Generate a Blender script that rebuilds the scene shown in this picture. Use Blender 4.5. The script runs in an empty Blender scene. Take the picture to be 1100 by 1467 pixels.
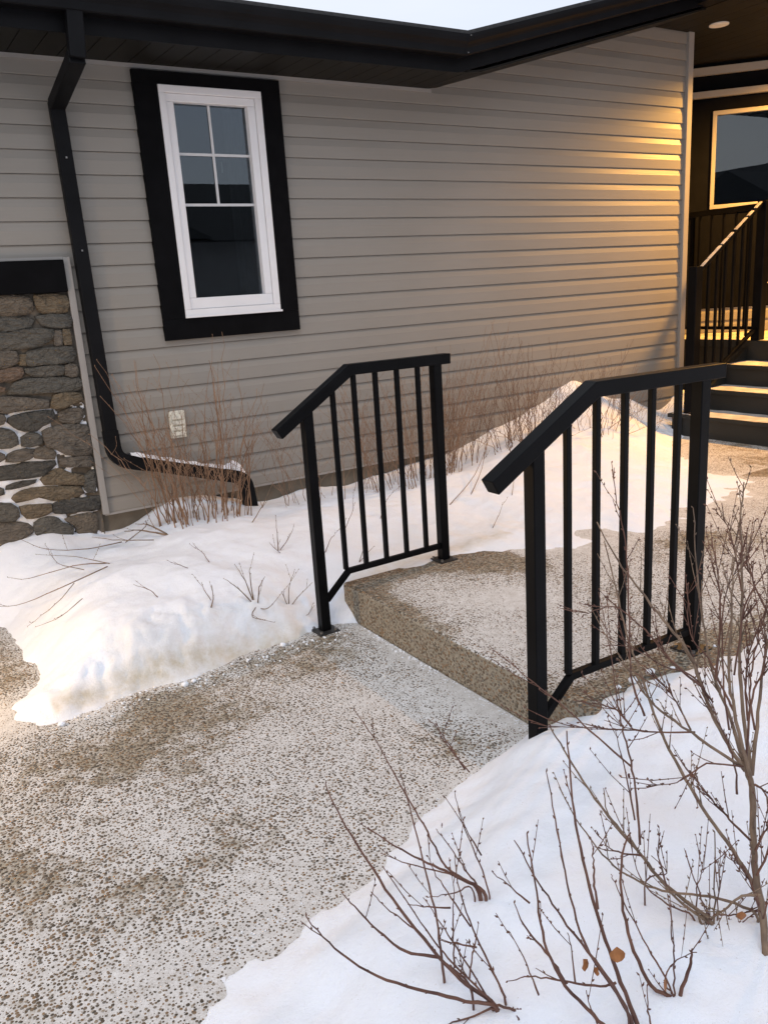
import bpy, bmesh, math, random
import numpy as np
from mathutils import Vector, Matrix, noise
random.seed(7)
scene = bpy.context.scene
col = scene.collection
# ---------------------------------------------------------------- camera
cam_data = bpy.data.cameras.new('camera')
cam = bpy.data.objects.new('camera', cam_data)
col.objects.link(cam)
right = Vector((0.84227532, -0.53540563, -0.06255471))
up = Vector((0.19114817, 0.18815024, 0.96335967))
fwd = Vector((0.50401851, 0.8233713, -0.26081611))
rot = Matrix((right, up, -fwd)).transposed().to_4x4()
cam.matrix_world = Matrix.Translation((0, 0, 1.45)) @ rot
cam_data.sensor_fit = 'VERTICAL'
cam_data.sensor_height = 24.0
cam_data.lens = 1167.0 / 1467.0 * 24.0
cam_data.clip_start = 0.05
cam_data.clip_end = 500
scene.camera = cam
# ---------------------------------------------------------------- sky and sun (overcast dusk)
SUN_EL, SUN_AZ = math.radians(9), math.radians(215)
world = bpy.data.worlds.new('World')
scene.world = world
world.use_nodes = True
wn, wl = world.node_tree.nodes, world.node_tree.links
wn.clear()
w_out = wn.new('ShaderNodeOutputWorld')
w_bg = wn.new('ShaderNodeBackground')
w_sky = wn.new('ShaderNodeTexSky')
w_sky.sky_type = 'NISHITA'
w_sky.sun_disc = False
w_sky.sun_elevation = SUN_EL
w_sky.sun_rotation = SUN_AZ
w_tc = wn.new('ShaderNodeTexCoord')
w_map = wn.new('ShaderNodeMapping')
w_map.inputs['Scale'].default_value = (1, 1, 3)
w_noise = wn.new('ShaderNodeTexNoise')
w_noise.inputs['Scale'].default_value = 2.2
w_noise.inputs['Detail'].default_value = 5
w_ramp = wn.new('ShaderNodeValToRGB')
w_ramp.color_ramp.elements[0].position = 0.3
w_ramp.color_ramp.elements[0].color = (.79, .85, .985, 1)
w_ramp.color_ramp.elements[1].position = 0.7
w_ramp.color_ramp.elements[1].color = (.90, .935, 1.0, 1)
w_mix = wn.new('ShaderNodeMixRGB')
w_mix.inputs['Fac'].default_value = 0.95
w_bg.inputs['Strength'].default_value = 0.105
wl.new(w_tc.outputs['Generated'], w_map.inputs['Vector'])
wl.new(w_map.outputs['Vector'], w_noise.inputs['Vector'])
wl.new(w_noise.outputs['Fac'], w_ramp.inputs['Fac'])
wl.new(w_sky.outputs['Color'], w_mix.inputs['Color1'])
w_mul = wn.new('ShaderNodeVectorMath')
w_mul.operation = 'SCALE'
w_mul.inputs['Scale'].default_value = 9.6
wl.new(w_ramp.outputs['Color'], w_mul.inputs[0])
wl.new(w_mul.outputs['Vector'], w_mix.inputs['Color2'])
wl.new(w_mix.outputs['Color'], w_bg.inputs['Color'])
wl.new(w_bg.outputs['Background'], w_out.inputs['Surface'])
sun_data = bpy.data.lights.new('sun', 'SUN')
sun_data.energy = .85
sun_data.angle = math.radians(40)
sun_data.color = (0.97, 0.97, 1.0)
sun = bpy.data.objects.new('sun', sun_data)
col.objects.link(sun)
sun_dir = Vector((-math.sin(SUN_AZ) * -1 * math.cos(math.radians(62)), math.cos(SUN_AZ) * math.cos(math.radians(62)), math.sin(math.radians(62))))
sun.rotation_euler = sun_dir.to_track_quat('Z', 'Y').to_euler()
scene.view_settings.view_transform = 'Standard'
scene.view_settings.look = 'None'
scene.view_settings.exposure = 0.09
scene.view_settings.gamma = 1.0
scene.view_settings.use_curve_mapping = False
scene.cycles.max_bounces = 8
scene.cycles.transparent_max_bounces = 16

# ---------------------------------------------------------------- helpers
def tag(o, label=None, cat=None, group=None, kind=None):
    if label: o['label'] = label
    if cat: o['category'] = cat
    if group: o['group'] = group
    if kind: o['kind'] = kind
    return o

def empty(name, loc, label, cat, group=None):
    o = bpy.data.objects.new(name, None)
    o.empty_display_size = 0.1
    o.location = loc
    col.objects.link(o)
    return tag(o, label, cat, group)

def link_mesh(name, me, mat, parent=None, smooth=False):
    if mat is not None and not me.materials: me.materials.append(mat)
    if smooth:
        for p in me.polygons: p.use_smooth = True
    o = bpy.data.objects.new(name, me)
    col.objects.link(o)
    if parent is not None:
        o.parent = parent
        l = Vector((0, 0, 0)); q = parent
        while q is not None:
            l += q.location; q = q.parent
        o.location = -l
    return o

def build(name, V, F, mat, parent=None, smooth=False):
    me = bpy.data.meshes.new(name)
    me.from_pydata([tuple(v) for v in V], [], F)
    me.update()
    return link_mesh(name, me, mat, parent, smooth)

class MB:
    def __init__(s): s.V = []; s.F = []
    def add(s, V, F):
        n = len(s.V); s.V += [tuple(v) for v in V]; s.F += [tuple(i + n for i in f) for f in F]; return s
    def box(s, x0, x1, y0, y1, z0, z1):
        return s.add([(x0,y0,z0),(x1,y0,z0),(x1,y1,z0),(x0,y1,z0),(x0,y0,z1),(x1,y0,z1),(x1,y1,z1),(x0,y1,z1)],
                     [(0,3,2,1),(4,5,6,7),(0,1,5,4),(1,2,6,5),(2,3,7,6),(3,0,4,7)])
    def prism(s, poly, axis, a, b):
        # poly in the two other axes, extruded along axis from a to b
        n = len(poly)
        def P(q, t):
            return {'x': (t, q[0], q[1]), 'y': (q[0], t, q[1]), 'z': (q[0], q[1], t)}[axis]
        V = [P(q, a) for q in poly] + [P(q, b) for q in poly]
        F = [(i, (i+1) % n, n+(i+1) % n, n+i) for i in range(n)] + [tuple(range(n))[::-1], tuple(range(n, 2*n))]
        return s.add(V, F)
    def sweep(s, prof, path, side=Vector((0, 1, 0))):
        # rectangular/any closed profile (u along side, v along up normal) swept on a path with mitres
        n = len(prof); m = len(path); P = [Vector(p) for p in path]; V = []
        for i in range(m):
            d0 = (P[i] - P[i-1]).normalized() if i > 0 else (P[1] - P[0]).normalized()
            d1 = (P[i+1] - P[i]).normalized() if i < m-1 else d0
            t = (d0 + d1).normalized()
            k = 1 / max(.3, t.dot(d1))
            sd = (side - t * side.dot(t)).normalized()
            nv = sd.cross(t).normalized() * -1
            if nv.z < 0 and abs(nv.z) > .2: nv = -nv
            for (a, b) in prof: V.append(P[i] + sd * a + nv * b * k)
        F = []
        for i in range(m-1):
            for j in range(n):
                F.append((i*n+j, i*n+(j+1) % n, (i+1)*n+(j+1) % n, (i+1)*n+j))
        F += [tuple(range(n))[::-1], tuple(range((m-1)*n, m*n))]
        return s.add(V, F)
    def tube(s, P, R, sides=6, cap=True):
        P = [Vector(p) for p in P]; m = len(P); V = []; F = []
        ref = Vector((0.3, 0.5, 0.8))
        t0 = (P[1] - P[0]).normalized()
        nrm = t0.cross(ref).normalized()
        for i in range(m):
            t = (P[min(i+1, m-1)] - P[max(i-1, 0)])
            if t.length < 1e-7: t = t0
            t.normalize()
            nrm = (nrm - t * nrm.dot(t))
            if nrm.length < 1e-6: nrm = t.orthogonal()
            nrm.normalize(); b = t.cross(nrm)
            r = R[i] if hasattr(R, '__len__') else R
            for j in range(sides):
                a = 2*math.pi*j/sides
                V.append(P[i] + (nrm*math.cos(a) + b*math.sin(a))*r)
        for i in range(m-1):
            for j in range(sides):
                F.append((i*sides+j, i*sides+(j+1) % sides, (i+1)*sides+(j+1) % sides, (i+1)*sides+j))
        if cap: F += [tuple(range(sides))[::-1], tuple(range((m-1)*sides, m*sides))]
        return s.add(V, F)
    def make(s, name, mat, parent=None, smooth=False, bevel=0, seg=2):
        me = bpy.data.meshes.new(name)
        me.from_pydata(s.V, [], s.F)
        bm = bmesh.new(); bm.from_mesh(me)
        bmesh.ops.recalc_face_normals(bm, faces=bm.faces)
        if bevel:
            bmesh.ops.bevel(bm, geom=[e for e in bm.edges if e.calc_face_angle(0) > .5], offset=bevel, segments=seg, affect='EDGES', profile=.5, clamp_overlap=True)
        bm.to_mesh(me); bm.free()
        return link_mesh(name, me, mat, parent, smooth)

def box(name, x0, x1, y0, y1, z0, z1, mat, parent=None, bevel=0, seg=2):
    return MB().box(x0, x1, y0, y1, z0, z1).make(name, mat, parent, bevel=bevel, seg=seg)

# ---------------------------------------------------------------- materials
def new_mat(name):
    m = bpy.data.materials.new(name); m.use_nodes = True
    nt = m.node_tree
    return m, nt, nt.nodes['Principled BSDF']

def nd(nt, t, **kw):
    n = nt.nodes.new(t)
    for k, v in kw.items():
        if k.startswith('i_'): n.inputs[k[2:].replace('_', ' ')].default_value = v
        else: setattr(n, k, v)
    return n

def ramp(nt, src, stops):
    r = nt.nodes.new('ShaderNodeValToRGB')
    els = r.color_ramp.elements
    while len(els) < len(stops): els.new(0.5)
    for e, (p, c) in zip(els, stops):
        e.position = p; e.color = c if len(c) == 4 else (*c, 1)
    nt.links.new(src, r.inputs['Fac'])
    return r

def mathn(nt, op, a, b=None, c=None, clamp=False):
    n = nt.nodes.new('ShaderNodeMath'); n.operation = op; n.use_clamp = clamp
    for i, v in enumerate((a, b, c)):
        if v is None: continue
        if isinstance(v, (int, float)): n.inputs[i].default_value = v
        else: nt.links.new(v, n.inputs[i])
    return n.outputs[0]

def mixc(nt, f, a, b, mode='MIX'):
    n = nt.nodes.new('ShaderNodeMixRGB'); n.blend_type = mode
    for k, v in (('Fac', f), ('Color1', a), ('Color2', b)):
        if isinstance(v, (int, float)): n.inputs[k].default_value = v
        elif isinstance(v, tuple): n.inputs[k].default_value = v if len(v) == 4 else (*v, 1)
        else: nt.links.new(v, n.inputs[k])
    return n.outputs[0]

def coords(nt, scale=(1, 1, 1), kind='Object'):
    tc = nt.nodes.new('ShaderNodeNewGeometry') if kind == 'World' else nt.nodes.new('ShaderNodeTexCoord')
    mp = nt.nodes.new('ShaderNodeMapping'); mp.inputs['Scale'].default_value = scale
    nt.links.new(tc.outputs["Position" if kind == "World" else kind], mp.inputs["Vector"])
    return mp.outputs['Vector']

def tex_noise(nt, vec, scale, detail=4, rough=.5):
    n = nd(nt, 'ShaderNodeTexNoise', i_Scale=scale, i_Detail=detail, i_Roughness=rough)
    nt.links.new(vec, n.inputs['Vector'])
    return n.outputs['Fac']

def bump(nt, bsdf, h, strength=.3, dist=.01, normal=None):
    b = nd(nt, 'ShaderNodeBump', i_Strength=strength, i_Distance=dist)
    nt.links.new(h, b.inputs['Height'])
    if normal is not None: nt.links.new(normal, b.inputs['Normal'])
    nt.links.new(b.outputs['Normal'], bsdf.inputs['Normal'])
    return b.outputs['Normal']

def simple(name, c, rough=.6, var=.12, scale=8, bumpk=.15, bscale=60, metal=0, spec=.5, stretch=(1, 1, 1)):
    m, nt, b = new_mat(name)
    v = coords(nt, stretch, 'World')
    f = tex_noise(nt, v, scale, 5)
    lo = tuple(x*(1-var) for x in c); hi = tuple(min(1, x*(1+var)) for x in c)
    r = ramp(nt, f, [(.3, lo), (.7, hi)])
    nt.links.new(r.outputs['Color'], b.inputs['Base Color'])
    b.inputs['Roughness'].default_value = rough
    b.inputs['Metallic'].default_value = metal
    b.inputs['Specular IOR Level'].default_value = spec
    f2 = tex_noise(nt, v, bscale, 3)
    if bumpk: bump(nt, b, f2, bumpk, .003)
    return m

# siding vinyl
m_siding, nt, b = new_mat('siding_vinyl')
v = coords(nt, (1, 1, 1), 'World')
f = tex_noise(nt, v, 1.3, 4)
f2 = tex_noise(nt, coords(nt, (3, 3, 90), 'World'), 1.0, 3)
c = ramp(nt, f, [(.3, (.268, .248, .220)), (.7, (.288, .267, .239))]).outputs['Color']
c = mixc(nt, .05, c, ramp(nt, f2, [(.35, (.7, .7, .7)), (.65, (1.2, 1.2, 1.2))]).outputs['Color'], 'MULTIPLY')
nt.links.new(c, b.inputs['Base Color'])
b.inputs['Roughness'].default_value = .42
b.inputs['Specular IOR Level'].default_value = .35
h = tex_noise(nt, coords(nt, (1.2, 1, 14), 'World'), 1.6, 2)
h2 = tex_noise(nt, coords(nt, (14, 14, 160), 'World'), 1.0, 3)
hh = mathn(nt, 'ADD', mathn(nt, 'MULTIPLY', h, 1.2), mathn(nt, 'MULTIPLY', h2, .03))
bump(nt, b, hh, .25, .004)

m_trim_grey = simple('grey_vinyl_trim', (.32, .30, .28), .45, .05, 4, .05)
m_black_metal = simple('black_metal_eaves', (.0055, .0055, .0065), .5, .25, 6, .05, 25, spec=.12)
m_soffit = simple('black_soffit_aluminium', (.009, .008, .006), .6, .2, 6, .05, spec=.2)
m_black_trim = simple('black_painted_trim_board', (.005, .005, .0058), .7, .2, 12, .05, 90, spec=.05)
m_white = simple('white_window_vinyl', (.82, .81, .82), .35, .03, 5, .03)
m_muntin = simple('white_muntin_bar', (.62, .62, .63), .4, .03, 5, .02)
m_beige_trim = simple('beige_trim', (.36, .33, .28), .45, .05, 5, .05)
m_rail = simple('black_powder_coated_steel', (.0034, .0034, .0040), .4, .3, 10, .03, 220, spec=.09)
m_found = simple('parged_concrete_foundation', (.155, .13, .098), .9, .25, 7, .5, 40)
m_stair = simple('dark_grey_stair_paint', (.010, .0115, .0108), .65, .25, 6, .15, 50)
m_interior = simple('dark_room', (.010, .010, .010), .8, .2, 3, 0)
m_curtain = simple('grey_curtain', (.05, .05, .052), .9, .3, 3, .2, 20)
m_vent = simple('weathered_beige_vent', (.66, .64, .56), .6, .3, 45, .4, 80)
m_plate = simple('galvanised_base_plate', (.035, .033, .032), .5, .4, 30, .2, 120, metal=.4)
m_bolt = simple('steel_bolt', (.35, .34, .33), .35, .2, 40, .1, metal=.9)
m_bulb_off = simple('white_light_trim', (.75, .72, .66), .4, .03, 5, 0)
m_roof = simple('dark_shingle', (.035, .034, .034), .9, .4, 40, .5, 60)
m_mortar = simple('dark_mortar', (.13, .11, .088), .95, .35, 25, .7, 70)
m_neigh = simple('neighbour_siding', (.20, .19, .18), .6, .15, 2, .1)

# glass
m_glass, nt, b = new_mat('window_glass')
nt.nodes.remove(b)
out = nt.nodes['Material Output']
fr = nd(nt, 'ShaderNodeFresnel', i_IOR=1.75)
gl = nd(nt, 'ShaderNodeBsdfGlossy'); gl.inputs['Roughness'].default_value = .004
gl.inputs['Color'].default_value = (.82, .9, 1, 1)
tr = nd(nt, 'ShaderNodeBsdfTransparent'); tr.inputs['Color'].default_value = (.62, .66, .66, 1)
mx = nd(nt, 'ShaderNodeMixShader')
nt.links.new(fr.outputs[0], mx.inputs['Fac']); nt.links.new(tr.outputs[0], mx.inputs[1]); nt.links.new(gl.outputs[0], mx.inputs[2])
bp = nd(nt, 'ShaderNodeBump', i_Strength=.05, i_Distance=.004)
nt.links.new(tex_noise(nt, coords(nt, (1, 1, 1), 'World'), 2.2, 1), bp.inputs['Height'])
nt.links.new(bp.outputs[0], gl.inputs['Normal'])
nt.links.new(mx.outputs[0], out.inputs['Surface'])

# emissive lamp lens
def emis(name, c, s):
    m, nt, b = new_mat(name)
    b.inputs['Base Color'].default_value = (*c, 1)
    b.inputs['Emission Color'].default_value = (*c, 1)
    b.inputs['Emission Strength'].default_value = s
    return m
m_lamp = emis('lit_warm_lens', (1, .72, .38), 12)

# snow
def snow_material(name, dirty=False):
    m, nt, b = new_mat(name)
    v = coords(nt, (1, 1, 1), 'World')
    f = tex_noise(nt, v, 3.0, 6, .6)
    c = ramp(nt, f, [(.25, (.775, .80, .86)), (.75, (.835, .85, .90))]).outputs['Color']
    if dirty:
        at = nd(nt, 'ShaderNodeAttribute', attribute_name='dirt')
        n2 = tex_noise(nt, v, 22, 5, .65)
        k = mathn(nt, 'MULTIPLY', at.outputs['Fac'], mathn(nt, 'MULTIPLY', n2, 1.7), clamp=True)
        c = mixc(nt, k, c, (.50, .43, .31))
        sp = tex_noise(nt, v, 160, 2, .5)
        k2 = mathn(nt, 'MULTIPLY', mathn(nt, 'GREATER_THAN', sp, .74), .5)
        c = mixc(nt, k2, c, (.42, .36, .30))
    nt.links.new(c, b.inputs['Base Color'])
    b.inputs['Roughness'].default_value = .75
    b.inputs['Specular IOR Level'].default_value = .25
    b.inputs['Subsurface Weight'].default_value = .35
    b.inputs['Subsurface Radius'].default_value = (.03, .03, .036)
    b.inputs['Subsurface Scale'].default_value = .5
    h1 = tex_noise(nt, v, 14, 5, .6)
    h2 = tex_noise(nt, v, 130, 4, .7)
    h = mathn(nt, 'ADD', mathn(nt, 'MULTIPLY', h1, .8), mathn(nt, 'MULTIPLY', h2, .22))
    h3 = tex_noise(nt, v, 420, 2, .6)
    h = mathn(nt, 'ADD', h, mathn(nt, 'MULTIPLY', h3, .10))
    bump(nt, b, h, .7, .014)
    return m
m_snow = snow_material('snow', True)
m_snow_small = snow_material('snow_small')

# exposed aggregate concrete with powder snow between the pebbles
def aggregate(name, with_snow=True, dims='2D', vs=104.0):
    m, nt, b = new_mat(name)
    v = coords(nt, (1, 1, 1), 'World')
    warp = nd(nt, 'ShaderNodeTexNoise', i_Scale=60.0, i_Detail=2.0)
    nt.links.new(v, warp.inputs['Vector'])
    vm = nd(nt, 'ShaderNodeVectorMath', operation='MULTIPLY_ADD')
    vm.inputs[1].default_value = (.005, .005, .005)
    nt.links.new(warp.outputs['Color'], vm.inputs[0]); nt.links.new(v, vm.inputs[2])
    vo = nd(nt, 'ShaderNodeTexVoronoi', i_Scale=vs, i_Randomness=1.0)
    vo.voronoi_dimensions = dims
    nt.links.new(vm.outputs[0], vo.inputs['Vector'])
    sep = nd(nt, 'ShaderNodeSeparateColor')
    nt.links.new(vo.outputs['Color'], sep.inputs['Color'])
    rr = ramp(nt, sep.outputs['Red'], [(0, (.07, .058, .044)), (.25, (.14, .112, .083)), (.45, (.19, .135, .09)), (.6, (.30, .19, .105)), (.75, (.15, .14, .125)), (.9, (.30, .24, .18)), (1, (.40, .35, .29))])
    rr.color_ramp.interpolation = 'LINEAR'
    peb = rr.outputs['Color']
    radius = mathn(nt, 'MULTIPLY_ADD', sep.outputs['Green'], .28, .34)
    matrix_c = ramp(nt, tex_noise(nt, v, 70, 4), [(.3, (.23, .20, .15)), (.7, (.38, .335, .265))]).outputs['Color']
    big = tex_noise(nt, v, 2.6, 6, .62)
    mid = tex_noise(nt, v, 16, 5, .7)
    if with_snow:
        at = nd(nt, 'ShaderNodeAttribute', attribute_name='cover')
        # cover: 0 bare, .5 usual powder in the joints, 1 white
        cov = mathn(nt, 'ADD', at.outputs['Fac'], mathn(nt, 'MULTIPLY_ADD', big, 1.25, -.625))
        cov = mathn(nt, 'ADD', cov, mathn(nt, 'MULTIPLY_ADD', mid, 1.25, -.625))
        cell = mathn(nt, 'MULTIPLY_ADD', sep.outputs['Blue'], .7, -.35)
        level = mathn(nt, 'SUBTRACT', mathn(nt, 'ADD', radius, .0), mathn(nt, 'MULTIPLY', mathn(nt, 'ADD', cov, cell), .33))
    else:
        level = radius
    d = vo.outputs['Distance']
    isp = mathn(nt, 'MULTIPLY', mathn(nt, 'SUBTRACT', level, d), 14.0, clamp=True)
    if with_snow:
        snowy = mathn(nt, 'MULTIPLY', mathn(nt, 'ADD', cov, .02), 3.2, clamp=True)
        sn = mathn(nt, 'ADD', mathn(nt, 'MULTIPLY', tex_noise(nt, v, 260, 3, .6), .6), mathn(nt, 'MULTIPLY', tex_noise(nt, v, 24, 4, .6), .4))
        sc = ramp(nt, sn, [(.3, (.38, .35, .315)), (.66, (.71, .70, .69))]).outputs['Color']
        base = mixc(nt, snowy, matrix_c, sc)
    else:
        base = matrix_c
    c = mixc(nt, isp, base, peb)
    nt.links.new(c, b.inputs['Base Color'])
    b.inputs['Roughness'].default_value = .8
    b.inputs['Specular IOR Level'].default_value = .3
    dome = mathn(nt, 'MULTIPLY', mathn(nt, 'SUBTRACT', level, d), 2.0, clamp=True)
    h = mathn(nt, 'ADD', dome, mathn(nt, 'MULTIPLY', tex_noise(nt, v, 300, 3), .15))
    bump(nt, b, h, .8, .006)
    return m
m_agg = aggregate('exposed_aggregate_concrete', True)
m_agg_bare = aggregate('bare_aggregate_concrete', False, '3D', 95.0)

# stone veneer
def stone_material(name, c):
    m, nt, b = new_mat(name)
    v = coords(nt, (1, 1, 2.2), 'World')
    f = tex_noise(nt, v, 14, 7, .68)
    f2 = tex_noise(nt, v, 5, 3, .5)
    r = ramp(nt, f, [(.28, tuple(x*.5 for x in c)), (.5, c), (.74, tuple(min(1, x*1.55) for x in c))])
    cc = mixc(nt, mathn(nt, 'MULTIPLY', f2, .6), r.outputs['Color'], (c[0]*.75, c[1]*.8, c[2]*.85))
    nt.links.new(cc, b.inputs['Base Color'])
    b.inputs['Roughness'].default_value = .9
    vo = nd(nt, 'ShaderNodeTexVoronoi', i_Scale=26.0)
    vo.feature = 'F1'; vo.distance = 'CHEBYCHEV'
    wv = nd(nt, 'ShaderNodeVectorMath', operation='MULTIPLY_ADD')
    wn_ = nd(nt, 'ShaderNodeTexNoise', i_Scale=12.0, i_Detail=4.0)
    nt.links.new(v, wn_.inputs['Vector']); wv.inputs[1].default_value = (.12, .12, .12)
    nt.links.new(wn_.outputs['Color'], wv.inputs[0]); nt.links.new(v, wv.inputs[2]); nt.links.new(wv.outputs[0], vo.inputs['Vector'])
    bump(nt, b, mathn(nt, 'ADD', mathn(nt, 'MULTIPLY', f, .7), mathn(nt, 'MULTIPLY', vo.outputs['Distance'], .8)), 1.0, .035)
    return m
STONE_MATS = [stone_material('brown_stone', (0.165, 0.132, 0.098)), stone_material('grey_stone', (0.125, 0.114, 0.096)),
              stone_material('dark_stone', (0.085, 0.078, 0.067)), stone_material('ochre_stone', (0.185, 0.14, 0.09)),
              stone_material('taupe_stone', (0.155, 0.13, 0.104)), stone_material('rust_stone', (0.185, 0.128, 0.092))]

def bark(name, lo, hi, scale=40):
    m, nt, b = new_mat(name)
    v = coords(nt, (1, 1, .35), 'World')
    f = tex_noise(nt, v, scale, 5, .6)
    c = ramp(nt, f, [(.3, lo), (.7, hi)]).outputs['Color']
    nt.links.new(c, b.inputs['Base Color'])
    b.inputs['Roughness'].default_value = .6
    bump(nt, b, tex_noise(nt, v, 200, 3), .4, .001)
    return m
m_bark_fore = bark('reddish_brown_bark', (.055, .018, .012), (.17, .075, .045), 30)
m_bark_grey = bark('grey_brown_bark', (.085, .052, .034), (.25, .165, .105), 30)
m_bark_tan = bark('tan_bark', (.14, .075, .042), (.33, .20, .12), 20)
m_bark_red = bark('russet_bark', (.12, .065, .040), (.27, .165, .108), 20)
m_leaf = bark('dry_orange_leaf', (.22, .075, .018), (.42, .17, .05), 60)
m_berry = bark('dark_red_bud', (.05, .015, .012), (.12, .03, .02), 60)
# lamp settings
PORCH_W = 1050.0
PATH_W = 46.0
PLX, PLY, PLZ = -.55, 3.35, .6
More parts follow.
